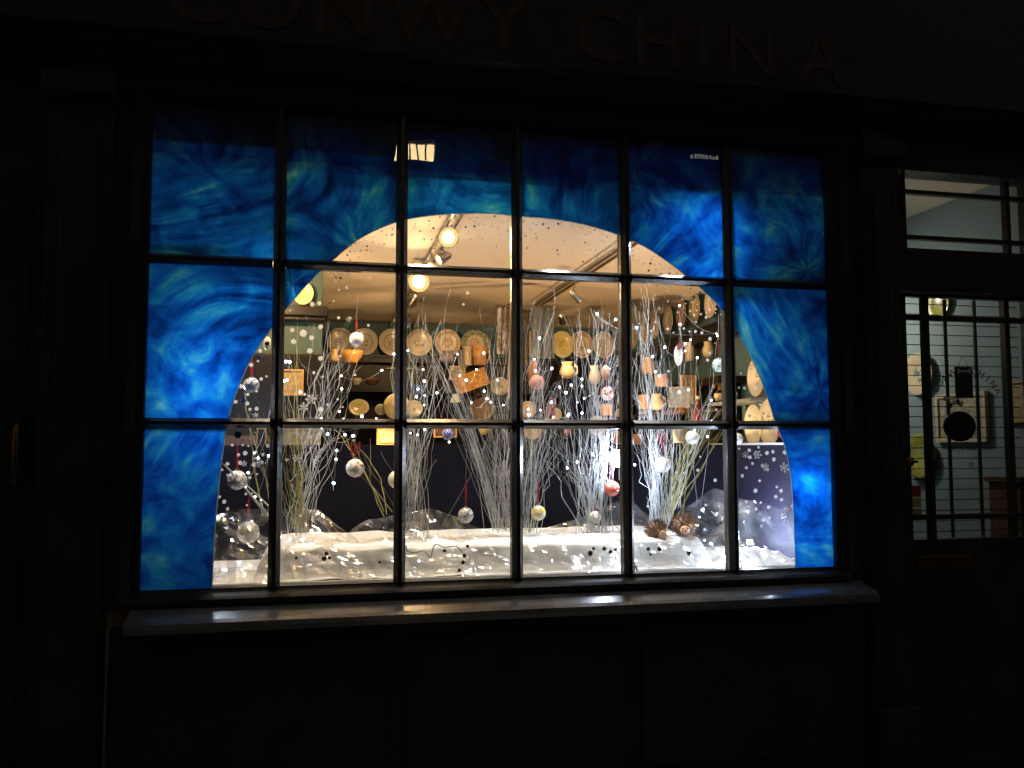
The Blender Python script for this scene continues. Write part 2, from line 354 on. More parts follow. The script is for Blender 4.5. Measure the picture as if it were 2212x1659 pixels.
def colonnette(x, nm='colonnette'):
    c = MB().lathe([(.024, .95), (.034, .99), (.022, 1.02), (.022, 1.58), (.03, 1.60), (.030, 1.63), (.022, 1.65), (.022, 2.33), (.03, 2.35), (.03, 2.38), (.022, 2.40), (.022, 2.88), (.036, 2.92), (.036, 2.94)], 14).build(nm, m_black, shop, smooth=True, loc=(x, -.03, 0))
colonnette(-.05); colonnette(3.05)
for x0, x1 in ((-.13, -.0005), (2.9705, 3.13)): part(MB().box((x0, -.03, .945), (x1, .14, 3.05)), 'window_jamb', m_black, bevel=.004)
# fascia lettering, one letter at a time
for ch, x in zip('CONWYCHINA', (.16, .44, .74, 1.09, 1.41, 1.84, 2.11, 2.33, 2.57, 2.92)):
    text_mesh('letter', ch, .34, m_red, shop, Matrix.Translation((x, -.0875, 3.235)) @ FRONT, .002)
# neighbouring panelled door with its pull handle, at the picture's edge
nd = MB().box((-1.35, .02, .12), (-.37, .07, 2.6)).build('panelled_door', m_black, shop)
for x0, z0, z1 in ((-1.28, .25, 1.15), (-.83, .25, 1.15), (-1.28, 1.4, 2.5), (-.83, 1.4, 2.5)):
    MB().box((x0, .008, z0), (x0 + .4, .0195, z1)).build('door_panel', m_black, nd, bevel=.006)
MB().tube([(-.44, -.02, 1.39), (-.44, -.045, 1.42), (-.44, -.045, 1.62), (-.44, -.02, 1.65)], .013, 8).build('pull_handle', m_brass, nd, smooth=True)
MB().lathe([(.001, -.03), (.03, -.028), (.034, -.01), (.034, 0.0)], 14, axis='y', c=(-.363, .008, 1.986)).build('knocker', m_black, nd, smooth=True)
part(MB().box((-1.6, .02, .12), (-1.352, .07, 3.05)), 'door_post', m_black)
part(MB().box((-1.35, .02, 2.602), (-.37, .07, 3.05)), 'transom_panel', m_black)

# the display window: frame bars, panes, painting on the glass
win = MB()
win.box((-.012, -.012, Z0 - .012), (2.982, .05, Z0)); win.box((-.012, -.012, Z3), (2.982, .05, Z3 + .012)); win.box((-.012, -.012, Z0), (0, .05, Z3)); win.box((2.97, -.012, Z0), (2.982, .05, Z3))
win = win.build('window', m_frame, shop); win['label'] = 'eighteen paned display window with blue painted arch and snow'
bw, bh = .024, .0195
for i in range(1, 6):
    x = i * WX
    MB().prism([(-bw, .012), (-bw, -.006), (-.007, -.03), (.007, -.03), (bw, -.006), (bw, .012)], 0, 1).build('glazing_bar', m_frame, win)
    o = COL.objects[-1] if False else bpy.data.objects[[k for k in bpy.data.objects.keys() if k.startswith('glazing_bar')][-1]]
    # profile was in (y,z) along x: stand it upright
    for v in o.data.vertices:
        a, b, c = v.co; v.co = (x + b, c, Z0 + a * (Z3 - Z0))
    MB().box((x - bw + .003, .0125, Z0), (x + bw - .003, .05, Z3)).build('glazing_bead', m_bead, win, bevel=.004)
zb = [Z0, Z1, Z2, Z3]
for z in (Z1, Z2):
    for i in range(6):
        x0 = i * WX + (bw + .001 if i else 0); x1 = (i + 1) * WX - (bw + .001 if i < 5 else 0)
        MB().prism([(.012, z - bh), (-.006, z - bh), (-.028, z - .006), (-.028, z + .006), (-.006, z + bh), (.012, z + bh)], x0, x1).build('glazing_bar', m_frame, win)
        MB().box((x0, .0125, z - bh + .003), (x1, .048, z + bh - .003)).build('glazing_bead', m_frame, win, bevel=.004)
panes = []
for i in range(6):
    for j in range(3):
        x0 = i * WX + (bw if i else 0); x1 = (i + 1) * WX - (bw if i < 5 else 0)
        z0 = zb[j] + (bh if j else 0); z1 = zb[j + 1] - (bh if j < 2 else 0)
        panes.append((i, j, x0, x1, z0, z1))
        MB().box((x0, -.002, z0), (x1, .002, z1)).build('glass_pane', m_glass, win)
ARCH = [(458, 1272), (460, 1225), (462, 1180), (466, 1125), (470, 1080), (480, 985), (490, 918), (510, 850), (540, 780), (575, 725), (620, 665), (668, 610), (712, 568), (770, 520), (828, 490), (880, 474), (950, 464), (1050, 461), (1120, 467), (1200, 474), (1270, 487), (1340, 509), (1400, 537), (1450, 571), (1490, 602), (1522, 630), (1560, 670), (1592, 716), (1622, 772), (1652, 842), (1676, 915), (1694, 960), (1707, 1020), (1713, 1090), (1716, 1160), (1717.5, 1230)]
aw = [P(x, y, .004) for x, y in ARCH]; aw = [(p.x, p.z) for p in aw]
for k in range(1, len(aw)):
    if aw[k][0] <= aw[k - 1][0] + .0008: aw[k] = (aw[k - 1][0] + .0008, aw[k][1])
def spline(pts, n=5):
    o = []
    for i in range(len(pts) - 1):
        p0, p1, p2, p3 = pts[max(i - 1, 0)], pts[i], pts[i + 1], pts[min(i + 2, len(pts) - 1)]
        for k in range(n):
            t = k / n
            o.append(tuple(.5 * (2 * b + (c - a) * t + (2 * a - 5 * b + 4 * c - d) * t * t + (3 * b - a - 3 * c + d) * t ** 3) for a, b, c, d in zip(p0, p1, p2, p3)))
    return o + [pts[-1]]
arch = spline(aw)
for k in range(1, len(arch)):
    if arch[k][0] <= arch[k - 1][0]: arch[k] = (arch[k - 1][0] + 2e-4, arch[k][1])
def ztop(x):
    if x <= arch[0][0] or x >= arch[-1][0]: return -9
    for k in range(1, len(arch)):
        if x <= arch[k][0]:
            a, b = arch[k - 1], arch[k]; return a[1] + (b[1] - a[1]) * (x - a[0]) / (b[0] - a[0])
for (i, j, x0, x1, z0, z1) in panes:
    xs = sorted({x0, x1} | {x0 + (x1 - x0) * q / 24 for q in range(25)} | {a[0] for a in arch if x0 < a[0] < x1} | {a + e for a in (arch[0][0], arch[-1][0]) for e in (-1e-4, 1e-4) if x0 < a + e < x1})
    mb = MB(); any_ = False
    for a, b in zip(xs, xs[1:]):
        za, zbb = min(max(ztop(a), z0), z1), min(max(ztop(b), z0), z1)
        if za >= z1 and zbb >= z1: continue
        cxp, czp = (x0 + x1) / 2, (z0 + z1) / 2
        mb.add([(a - cxp, 0, za - czp), (b - cxp, 0, zbb - czp), (b - cxp, 0, z1 - czp), (a - cxp, 0, z1 - czp)], [(0, 1, 2, 3)]); any_ = True
    if any_: mb.build('blue_paint', m_paint, win, loc=(cxp, .0045, czp))
def clipruns(pts, ok):
    run, o = [], []
    for p in pts:
        if ok(p): run.append(p)
        else:
            if len(run) > 1: o.append(run)
            run = []
    if len(run) > 1: o.append(run)
    return o
def in_pane(x, z, mg=0):
    for (i, j, x0, x1, z0, z1) in panes:
        if x0 + mg < x < x1 - mg and z0 + mg < z < z1 - mg: return (i, j)
fine = spline(aw, 14)
for run in clipruns(fine, lambda p: in_pane(*p)):
    MB().tube([(x, .0042, z) for x, z in run], .0022, 4).build('paint_edge', m_edge, win)

# snow painted on the inside of the glass
def inside(x, z): return z < ztop(x)
def disc(mb, x, z, r, y=.0040, k=9):
    ph = random.random() * 6
    ring = [(x + r * math.cos(ph + 2 * PI * q / k) * random.uniform(.86, 1.1), z + r * math.sin(ph + 2 * PI * q / k) * random.uniform(.86, 1.1)) for q in range(k)]
    v = [(a, y, b) for a, b in ring] + [(a, y - .0012, b) for a, b in ring]
    mb.add(v, [tuple(range(k))[::-1], tuple(range(k, 2 * k))] + [(q, (q + 1) % k, (q + 1) % k + k, q + k) for q in range(k)])
dots = {}
placed = []
def dot(x, z, r, kind='w'):
    ij = in_pane(x, z, r * .9)
    if any((x - a) ** 2 + (z - b) ** 2 < (r + q + .009) ** 2 for a, b, q in placed): return
    if ij and inside(x, z + r): placed.append((x, z, r))
    if ij and inside(x, z + r): disc(dots.setdefault((ij, kind), MB()), x, z, r)
def dpx(x, y, r, kind='w'):
    p = P(x, y, .004); dot(p.x, p.z, r * M(p), kind)
def zone(n, xa, xb, ya, yb, r0, r1, kind='w'):
    for _ in range(n): dpx(random.uniform(xa, xb), random.uniform(ya, yb), random.uniform(r0, r1), kind)
zone(85, 490, 600, 740, 1010, 2.2, 5.2); zone(30, 600, 700, 640, 1000, 2.5, 6); zone(26, 470, 560, 990, 1110, 2, 4.5)
for _ in range(420):                                        # spray of small dots following the arch
    k = random.randrange(60, 130); ax, az = arch[min(k, len(arch) - 1)]; d = abs(random.gauss(0, .075)) + .010
    dot(ax + random.gauss(0, .02), az - d, random.uniform(.0028, .0055), random.choice('wwwwwwwwwwbll'))
zone(26, 1400, 1560, 600, 720, 1.8, 3.6); zone(22, 1470, 1575, 640, 790, 2.6, 4.8); zone(60, 1595, 1712, 965, 1140, 2.6, 5); zone(14, 1590, 1660, 780, 900, 2.4, 4)
zone(9, 700, 1100, 590, 720, 2.5, 4.2); zone(12, 1370, 1560, 800, 1100, 2.2, 4); zone(9, 700, 860, 700, 1000, 2, 3.6)
for x, y, r, k in ((792, 596, 6, 'b'), (751, 626, 6, 'b'), (720, 653, 4, 'w'), (622, 708, 6, 'b'), (628, 734, 6, 'b'), (1187, 497, 7, 'b'), (1204, 494, 5, 'b'), (1290, 508, 6, 'b'), (1447, 575, 7, 'b'), (1466, 588, 7, 'b'),
                   (1508, 631, 5, 'b'), (1627, 835, 8, 'b'), (514, 939, 8, 'b'), (1368, 543, 6, 'b'), (577, 742, 5, 'b'), (800, 612, 5, 'w'), (655, 720, 8, 'w'), (671, 737, 7, 'w'), (669, 758, 6, 'w'), (697, 702, 5, 'w')):
    dpx(x, y, r, k)
for ((ij), k), mb in dots.items():
    o = mb.build('snow_dots', {'w': m_dotw, 'b': m_dotb, 'l': m_dotl}[k], win); o['kind'] = 'stuff'
def flake(px, py, r, mat, arms=6):
    c = P(px, py, .004); R = r * .8 * M(c); mb = MB(); a0 = random.random()
    for k in range(arms):
        a = a0 + 2 * PI * k / arms; d = Vector((math.cos(a), 0, math.sin(a))); nrm = Vector((-d.z, 0, d.x))
        L_ = R * random.uniform(.8, 1.1); b = Vector((c.x, .0036, c.z))
        mb.tube([b, b + d * L_], [R * .15, R * .11], 4)
        for s in (-1, 1): mb.tube([b + d * L_ * .55, b + d * L_ * .8 + nrm * s * R * .22], R * .08, 4)
    mb.build('painted_snowflake', mat, win)
for px, py, r in ((672, 862, 15), (656, 880, 13), (641, 990, 13), (714, 953, 10), (527, 1002, 9), (557, 1001, 10), (1636, 982, 13), (1653, 1008, 11), (1610, 983, 9), (1590, 900, 0), (1694, 1010, 14), (553, 897, 8), (1488, 848, 0), (753, 690, 7), (1698, 1102, 8), (1641, 1110, 8)):
    if r: flake(px, py, r, m_dotw)
for px, py, r in ((561, 770, 9), (526, 865, 10)): flake(px, py, r, m_dotl)

# ------------------------------------------------------------------ glazed entrance: fanlight and door
fan = MB(); FX0, FX1, FZ0, FZ1 = 3.36, 4.14, 2.495, 2.875
fan.box((3.31, -.02, 2.875), (4.30, .1, 3.05)); fan.box((3.31, -.02, 2.29), (4.30, .1, 2.495)); fan.box((3.31, -.02, 2.495), (FX0, .1, 2.875)); fan.box((FX1, -.02, 2.495), (4.30, .1, 2.875))
fan = fan.build('fanlight', m_black, shop)
fx = [FX0, 3.425, 4.02, FX1]; fz = [FZ0, 2.565, 2.79, FZ1]
def leaded(par, xs, zs, y=.05, bx=.011, bz=.010):
    for x in xs[1:3]: MB().box((x - bx, y - .02, zs[0]), (x + bx, y + .02, zs[3])).build('glazing_bar', m_black, par, bevel=.003)
    for z in zs[1:3]:
        for a, b in zip(xs, xs[1:]):
            MB().box((a + (bx + .0005 if a != xs[0] else 0), y - .018, z - bz), (b - (bx + .0005 if b != xs[3] else 0), y + .018, z + bz)).build('glazing_bar', m_black, par, bevel=.003)
    for a, b in zip(xs, xs[1:]):
        for c, d in zip(zs, zs[1:]): MB().box((a, y - .002, c), (b, y + .002, d)).build('glass_pane', m_glass, par)
leaded(fan, fx, fz)
dx = [3.413, 3.528, 3.985, 4.10]; dz = [1.105, 1.21, 2.17, 2.272]
door = MB(); door.box((3.33, .03, .12), (4.18, .075, 1.105)); door.box((3.33, .03, 2.272), (4.18, .075, 2.285)); door.box((3.33, .03, 1.105), (3.413, .075, 2.272)); door.box((4.10, .03, 1.105), (4.18, .075, 2.272))
door = door.build('door', m_black, shop); door['label'] = 'black half glazed entrance door with thin bars across the glass'
leaded(door, dx, dz, bx=.0135, bz=.0125)
rod = None
for k in range(23):
    z = 1.135 + k * .0505
    if rod is None: rod = MB().tube([(3.413, 0, 0), (4.10, 0, 0)], .0022, 5).build('grille_rod', m_blackg, door)
    r_ = rod if k == 0 else mesh_copy(rod, door); r_.location = (0, .095, z)
for x in (3.68, 3.85): MB().box((x - .006, .088, 1.105), (x + .006, .1, 2.272)).build('grille_bar', m_blackg, door)
MB().box((3.42, .02, .96), (3.72, .0295, 1.03)).build('letter_plate', m_brass, door, bevel=.004)
MB().lathe([(.001, -.055), (.022, -.05), (.027, -.035), (.012, -.02), (.012, .0), (.026, .002)], 14, axis='y', c=(3.372, .03, 1.475)).build('door_knob', m_brass, door, smooth=True)
MB().box((3.415, .055, 1.468), (3.47, .07, 1.478)).build('latch', m_blackg, door)
m_stk = [pr('red_sticker', (.5, .05, .05), .5, var=.4, scale=60), pr('yellow_sticker', (.55, .48, .12), .5, var=.3, scale=60), pr('beige_sticker', (.5, .42, .3), .5, var=.3, scale=60)]
for k, (z0, z1) in enumerate(((1.305, 1.36), (1.255, 1.302), (1.222, 1.25))): MB().box((3.43, .0525, z0), (3.478, .0535, z1)).build('sticker', m_stk[k], door)
m_ink = pr('black_ink', (.008, .008, .01), .6)
for k, ch in enumerate('CONWY CHINA'):
    if ch == ' ': continue
    a = math.radians(152 - k * 12.6); cx, cz, R = 3.75, 1.74, .17
    text_mesh('lettering', ch, .05, m_ink, door, Matrix.Translation((cx + R * math.cos(a) * 1.05, .046, cz + R * math.sin(a) * .95)) @ Matrix.Rotation(PI / 2 - a, 4, 'Y') @ FRONT, .0004)
for s, z, sz in (('HAND                ', 1.745, .034), ('OPEN MON-SAT', 1.525, .034), ('10', 1.447, .03)):
    text_mesh('lettering', s, sz, m_ink, door, Matrix.Translation((3.755, .046, z)) @ FRONT, .0004)
# sign on the door with a bone emblem
c = P(2082, 826, .035)
s = thing('hanging_sign', 'small black hanging sign with a grey bone emblem on the glazed door', 'sign', c)
MB().box((-.048, -.004, -.076), (.048, .004, .076)).build('board', m_blackg, s, bevel=.002)
e = MB(); e.box((-.03, -.006, .05), (.03, -.0045, .059))
for sx in (-1, 1):
    for sz in (-1, 1): e.ball((sx * .031, -.005, .0545 + sz * .006), .0075, 8, 5, (1, .25, 1))
e.build('bone_emblem', pr('emblem_grey', (.45, .47, .5), .5), s)
MB().tube([(-.03, 0, .076), (0, .004, .13), (.03, 0, .076)], .0015, 4).build('cord', m_blackg, s)
c = P(2073, 921, .03)
s = thing('hanging_sign', 'dark oval wooden plaque hung below the black sign on the door', 'plaque', c)
o = MB().lathe([(.001, -.008), (.075, -.008), (.082, -.003), (.082, .004), (.001, .006)], 24, axis='y').build('board', m_dark, s, smooth=False); o.scale = (1.1, 1, .9)
MB().tube([(-.03, 0, .07), (0, .0, .11), (.03, 0, .07)], .0015, 4).build('cord', m_blackg, s)
c = P(2060, 868, .03)
s = thing('flower_cluster', 'purple and white dried flowers clustered above the oval plaque', 'flowers', c)
for k, mt in enumerate((pr('purple_petal', (.10, .02, .08), .7), pr('cream_petal', (.6, .55, .45), .7))):
    for q in range(4):
        MB().ball((random.uniform(-.05, .06), random.uniform(-.01, .01), random.uniform(-.02, .02)), .013, 8, 6, (1, .6, 1)).build('flower', mt, s, smooth=True)

# ------------------------------------------------------------------ building opposite, mirrored in the glass
ob = thing('opposite_building', 'brick house across the street with one lit upstairs window', 'building', (4, -13, 0))
# wall with the lit window's opening
lwx0, lwx1, lwz0, lwz1 = 2.02, 2.74, 7.14, 7.52
X0, X1, ZT = -14 , 22, 11.0
wl = MB()
for a, b in (((X0 - 4, -.4, 0), (lwx0 - 4, 0, ZT)), ((lwx1 - 4, -.4, 0), (X1 - 4, 0, ZT)), ((lwx0 - 4, -.4, 0), (lwx1 - 4, 0, lwz0)), ((lwx0 - 4, -.4, lwz1), (lwx1 - 4, 0, ZT))): wl.box(a, b)
wl.build('wall', m_brick, ob)
fr = MB().box((lwx0 - 4, -.16, lwz0), (lwx1 - 4, -.10, lwz0 + .03)).box((lwx0 - 4, -.16, lwz1 - .03), (lwx1 - 4, -.10, lwz1)).build('window', m_frame, ob)
MB().box((lwx0 - 4, -.20, lwz0), (lwx1 - 4, -.18, lwz1)).build('pane', em('lit_window', (1, .72, .34), 15), fr)
for k in range(1, 5):
    x = lwx0 - 4 + k * (lwx1 - lwx0) / 5; MB().box((x - .014, -.15, lwz0), (x + .014, -.11, lwz1)).build('glazing_bar', m_frame, fr)
MB().box((X0 - 4, -1.5, ZT), (X1 - 4, .15, ZT + .3)).build('roof', m_dark, ob)
c_ = (8.11 - 4, .06, 7.66)
sg = MB().box((c_[0] - .1, -.0, c_[2] - .1), (c_[0] + .85, .06, c_[2] + .16)).build('sign_board', m_black, ob)
for k in range(9):
    MB().box((c_[0] + .02 + k * .08, .0605, c_[2] - .01), (c_[0] + .07 + k * .08, .064, c_[2] + random.choice((.07, .1, .1)))).build('lit_letter', em('sign_glow', (1, .95, .85), 1.6) if k == 0 else bpy.data.materials['sign_glow'], ob)

# ------------------------------------------------------------------ shop room (structure)
CZ = 2.70
def st(mb, name, mat, **k): return tag(mb.build(name, mat, **k), kind='structure')
RWX = lambda y: 3.36 + .0588 * (y - .25)
st(MB().box((-.9, .1, -.05), (3.9, 4.9, 0)), 'floor', m_floor)
st(MB().add([(-.9, .0725, CZ), (3.33, .0725, CZ), (3.68, 4.9, CZ), (-.9, 4.9, CZ), (-.9, .0725, CZ + .2), (3.33, .0725, CZ + .2), (3.68, 4.9, CZ + .2), (-.9, 4.9, CZ + .2)], [(0, 3, 2, 1), (4, 5, 6, 7), (0, 1, 5, 4), (1, 2, 6, 5), (2, 3, 7, 6), (3, 0, 4, 7)]), 'ceiling', m_ceil)
st(MB().box((-1.0, 4.5, 0), (3.75, 4.6, CZ)), 'wall_back', m_teal)
st(MB().box((-.7, .14, 0), (-.6, 4.5, CZ)), 'wall_left', m_cream)
st(MB().add([(RWX(.14), .14, 0), (RWX(4.5), 4.5, 0), (RWX(4.5) + .06, 4.5, 0), (RWX(.14) + .06, .14, 0), (RWX(.14), .14, CZ), (RWX(4.5), 4.5, CZ), (RWX(4.5) + .06, 4.5, CZ), (RWX(.14) + .06, .14, CZ)],
    [(0, 3, 2, 1), (4, 5, 6, 7), (0, 1, 5, 4), (1, 2, 6, 5), (2, 3, 7, 6), (3, 0, 4, 7)]), 'wall_right', m_teal)
st(MB().box((-.6, 1.9, 0), (.662, 4.5, CZ)), 'chimney_breast', m_green)
st(MB().box((-.13, .056, CZ - .02), (3.1, .072, 2.935)), 'ceiling_edge_board', m_dark)
st(MB().box((-.6, .06, 0), (3.34, .14, .94)), 'wall_front', m_cream)
st(MB().box((-.6, .142, 2.94), (3.34, .6, 3.05)), 'soffit', m_dark)
st(MB().box((-.7, .06, .94), (-.13, .14, 2.94)), 'wall_front_return', m_cream)
# passage behind the glazed door
st(MB().box((4.3, .14, 0), (4.4, 3.6, 3.0)), 'wall_passage', m_grey)
st(MB().box((3.64, 3.5, 0), (4.3, 3.6, 3.0)), 'wall_passage_end', m_grey)
st(MB().box((3.70, .14, 3.0), (4.4, 3.6, 3.1)), 'ceiling_passage', m_ceil)
st(MB().box((3.92, .1, -.05), (4.4, 3.6, 0)), 'floor_passage', m_floor)
st(MB().box((4.18, -.02, 0), (6, .14, 3.05)), 'wall_neighbour', m_black)
pl = thing('fill_pendant', 'unseen pendant added to light the passage behind the glazed door', 'lamp', (3.75, 1.45, 2.5))  # added lamp, out of view, brightens the passage wall
MB().lathe([(.03, .1), (.05, .06), (.12, -.02), (.118, -.02), (.04, .06)], 16).build('shade', m_creamg, pl, smooth=True); MB().ball((0, 0, -.01), .03).build('bulb', em('passage_fill_bulb', WARM, 4), pl)
MB().tube([(0, 0, .1), (0, 0, .5)], .004, 5).build('cord', m_blackg, pl)
lamp('passage_fill_light', 'POINT', (3.75, 1.45, 2.42), PASSAGE_W, (1, .88, .74), pl, .06)

# mantel pieces on the chimney breast
mt_ = thing('mantel_shelf', 'black mantel shelf across the sage green chimney breast', 'shelf', (.3, 1.9, 2.38))
MB().box((-.9, -.12, -.03), (.40, 0, .03)).build('board', m_dark, mt_, bevel=.006); MB().box((-.9, -.09, -.055), (.385, 0, -.0305)).build('moulding', m_dark, mt_, bevel=.006)
mt2 = thing('fireplace', 'dark fireplace surround below the green chimney breast', 'fireplace', (0, 1.9, 0))
MB().box((-.6, -.10, 0), (.665, -.001, 2.115)).build('surround', m_dark, mt2, bevel=.006)
MB().box((-.55, -.13, 1.55), (.64, -.101, 1.62)).build('shelf', m_brown, mt2, bevel=.005)

# ------------------------------------------------------------------ lights on tracks
def track(label, x, y0, y1, mat=None):
    t = thing('lighting_track', label, 'lighting track', (x, 0, CZ))
    for s in (-.022, .022): MB().box((s - .006, y0, -.05), (s + .006, y1, -.035)).build('rail', mat or m_metal, t)
    k = y0 + .2
    while k < y1:
        MB().tube([(0, k, -.042), (0, k, 0)], .006, 6).build('hanger', m_metal, t); k += .9
track('pair of thin lighting rails under the ceiling carrying the lit spotlights', 1.29, .3, 4.3)
track('pair of thin lighting rails under the ceiling carrying two small heads', 2.314, .3, 3.0, m_dmetal)
def spotlight(p, aim, label, lit=True, power=HEAD_W, r=.042, typ='POINT', col=WARM):
    p = Vector(p); aim = Vector(aim).normalized()
    t = thing('spotlight', label, 'spotlight', p, 'spotlights on the ceiling tracks')
    q = aim.to_track_quat('-Z', 'Y')
    h = MB().lathe([(.012, .075), (.022, .06), (r * .75, .025), (r, -.012), (r + .003, -.014), (r + .003, -.008), (r * .8, .028)], 18).build('housing', m_metal, t, smooth=True); h.rotation_mode = 'QUATERNION'; h.rotation_quaternion = q
    l = MB().lathe([(.0005, -.004), (r * .64, -.006)], 18).build('lens', m_halogen if lit else m_white, t); l.rotation_mode = 'QUATERNION'; l.rotation_quaternion = q
    l = MB().lathe([(r * .645, -.003), (r * .96, -.010)], 18).build('halo_ring', m_halo, t); l.rotation_mode = 'QUATERNION'; l.rotation_quaternion = q  # glowing ring stands in for the lamp's bloom
    MB().tube([-aim * .06, (0, 0, max(.02, CZ - .045 - p.z))], .005, 6).build('stem', m_metal, t)
    if lit: lamp('spot_light', typ, p + aim * .035, power, col, t, .03, aim, 105, .8)
toc = lambda p: (CAM - Vector(p)).normalized()
p = PZ(968, 512, 2.585); spotlight(p, toc(p) + Vector((.25, 0, -.2)), 'glaring halogen spotlight nearest the glass, topmost of the lit row', r=.050, typ='SPOT')
p = PZ(950, 560, 2.59); spotlight(p, (-.9, -.25, -.5), 'halogen spotlight seen side-on between the two glaring ones', power=HEAD_W * .7, r=.034, typ='SPOT')
p = PZ(905, 608, 2.56); spotlight(p, toc(p) + Vector((-.1, 0, -.1)), 'largest glaring halogen spotlight beside the window bar', r=.064, typ='SPOT')
p = PZ(888, 652, 2.58); spotlight(p, (-.35, 1, -.55), 'small lit halogen spotlight below the largest glare', power=HEAD_W * 1.3, r=.038, typ='SPOT')
p = PZ(880, 686, 2.60); spotlight(p, (.75, .9, -.75), 'farthest lit halogen spotlight, lowest of the row in view', r=.038, power=HEAD_W, typ='SPOT')
p = PZ(930, 575, 2.55); spotlight(p, toc(p), 'tiny halogen bulb just above the glazing bar', power=HEAD_W * .3, r=.02, typ='SPOT')
p = PZ(1250, 645, 2.50); spotlight(p, (.9, .35, -.6), 'small spotlight on a long stem, turned to the right wall', power=HEAD_W * .8, r=.026, typ='SPOT')
p = PZ(1215, 694, 2.52); spotlight(p, (.5, 1, -.6), 'small spotlight farthest along the right rails, turned to the back corner', power=HEAD_W * .9, r=.026, typ='SPOT')
p = (.30, 1.2, 2.52); spotlight(p, (.5, 1, -.3), 'unseen fill spotlight added behind the painted glass for the back wall crockery', power=HEAD_W * 1.5, typ='SPOT')  # added hidden head, lifts the light on the back wall
p = (2.3, .35, 2.58); spotlight(p, (.55, 1, -.4), 'spotlight behind the painted glass aimed along the right wall plates', power=HEAD_W * 1.1, typ='SPOT')
for k, x in enumerate((.45, 1.1, 1.75, 2.35)):
    spotlight((x, .225, 2.65), (.02, .06, -1), ('first', 'second', 'third', 'last')[k] + ' of the downlights tucked behind the painted window head', power=FRONT_W, r=.03, typ='SPOT', col=NEUTRAL if k < 2 else (.96, .93, .88))
def globe(p, label, power, r):
    t = thing('fill_globe', label, 'lamp', p)
    MB().ball((0, 0, 0), r, 18, 12).build('globe', em('fill_globe_glow', (1, .72, .38), 6), t, smooth=True)
    MB().tube([(0, 0, r), (0, 0, CZ - p[2])], .004, 6).build('stem', m_metal, t)
    l = lamp('fill_globe_light', 'POINT', p, power, WARM, t, r * 1.6)
globe((.50, .8, 2.42), 'unseen fill globe added behind the blue paint on the left', GLOBE_W, .03)  # added fill source for the ceiling, hidden by the painted glass
for k, (x, y_) in enumerate(((.95, 1.75), (2.78, 1.75))):  # added fill lamps, hidden by the board, that even out the ceiling light
    t = thing('low_fill_lamp', ('left', 'right')[k] + ' unseen fill lamp added behind the black backing board', 'lamp', (x, y_, 0))
    MB().lathe([(.001, 0), (.13, 0), (.13, .02), (.02, .04), (.018, 1.22), (.001, 1.22)], 16).build('stand', m_brass, t, smooth=True)
    MB().lathe([(.12, 1.20), (.08, 1.36), (.077, 1.36), (.117, 1.20)], 20, closed=True).build('shade', m_creamg, t, smooth=True)
    MB().ball((0, 0, 1.25), .022, 12, 8).build('bulb', em('low_fill_bulb', (1, .72, .38), 6), t, smooth=True)
    lamp('low_fill_light', 'POINT', (x, y_, 1.335), LOW_W, WARM, t, .035)

def flood(p, aim, label, r, power, size=(.1, .075), typ='POINT'):
    p = Vector(p); t = thing('floodlight', label, 'floodlight', p)
    q = Vector(aim).to_track_quat('-Y', 'Z')
    for nm, mb, mt in (('housing', MB().box((-size[0] / 2, -.0, -size[1] / 2), (size[0] / 2, .03, size[1] / 2)), m_blackg),
                       ('led_panel', MB().lathe([(.0005, -.004), (r, -.004), (r, -.0005)], 18, axis='y'), m_flood),
                       ('bracket', MB().tube([(-size[0] / 2 - .006, .015, 0), (-size[0] / 2 - .006, .05, -.02), (size[0] / 2 + .006, .05, -.02), (size[0] / 2 + .006, .015, 0)], .004, 5), m_metal),
                       ('bracket', MB().tube([(0, .05, -.02), (0, .055, -.02 - size[1] * 1.2)], .004, 6), m_metal)):
        o = mb.build(nm, mt, t, bevel=.004 if nm == 'housing' else 0); o.rotation_mode = 'QUATERNION'; o.rotation_quaternion = q
    lamp('flood_light', typ, p + Vector(aim).normalized() * (.06 if typ == 'POINT' else .012), power, COOL, t, .03, aim, 125, .7)
p = P(1334, 990, .42); flood(p, toc(p) + Vector((-.15, 0, -.05)), 'bright cool white floodlight among the silver branches', .042, FLOOD_W)
p = Vector((.14, .52, 1.78)); flood(p, (.6, .5, -.1), 'unseen fill floodlight added behind the blue painted left edge', .03, LEFT_LED_W, (.08, .06))  # added hidden source that lights the left snow dots from behind
p = Vector((.25, .30, 1.76)); flood(p, (.1, -1, .0), 'small white floodlight facing the left blue painted glass', .015, PAINT_LED_W, (.04, .035), 'SPOT')
p = Vector((2.40, .28, 2.575)); flood(p, (-.12, -1, -.42), 'small white floodlight facing the upper right blue painted glass', .015, PAINT_LED_W, (.04, .035), 'SPOT')
p = Vector((2.012, .062, 1.03)); flood(p, (.1, .6, .25), 'small unseen fill floodlight added low behind the fourth window bar', .010, 1.1, (.032, .03))  # added fill, hidden by the bar, brightens the cloth front
p = Vector((2.515, .068, 1.04)); flood(p, (.2, .6, .3), 'small unseen fill floodlight added low behind the last window bar', .010, FLOOR_LED_W * .6, (.032, .03))  # added fill behind the bar, whitens the cloth in the right corner
p = Vector((2.80, .47, 1.065)); flood(p, (-.25, -1, .6), 'small white floodlight half buried in the crumpled cloth', .012, 20, (.04, .035))
p = Vector((2.915, .085, 1.36)); flood(p, (-.5, -.2, .1), 'white floodlight behind the blue painted strip at lower right', .02, 3.0, (.04, .05))

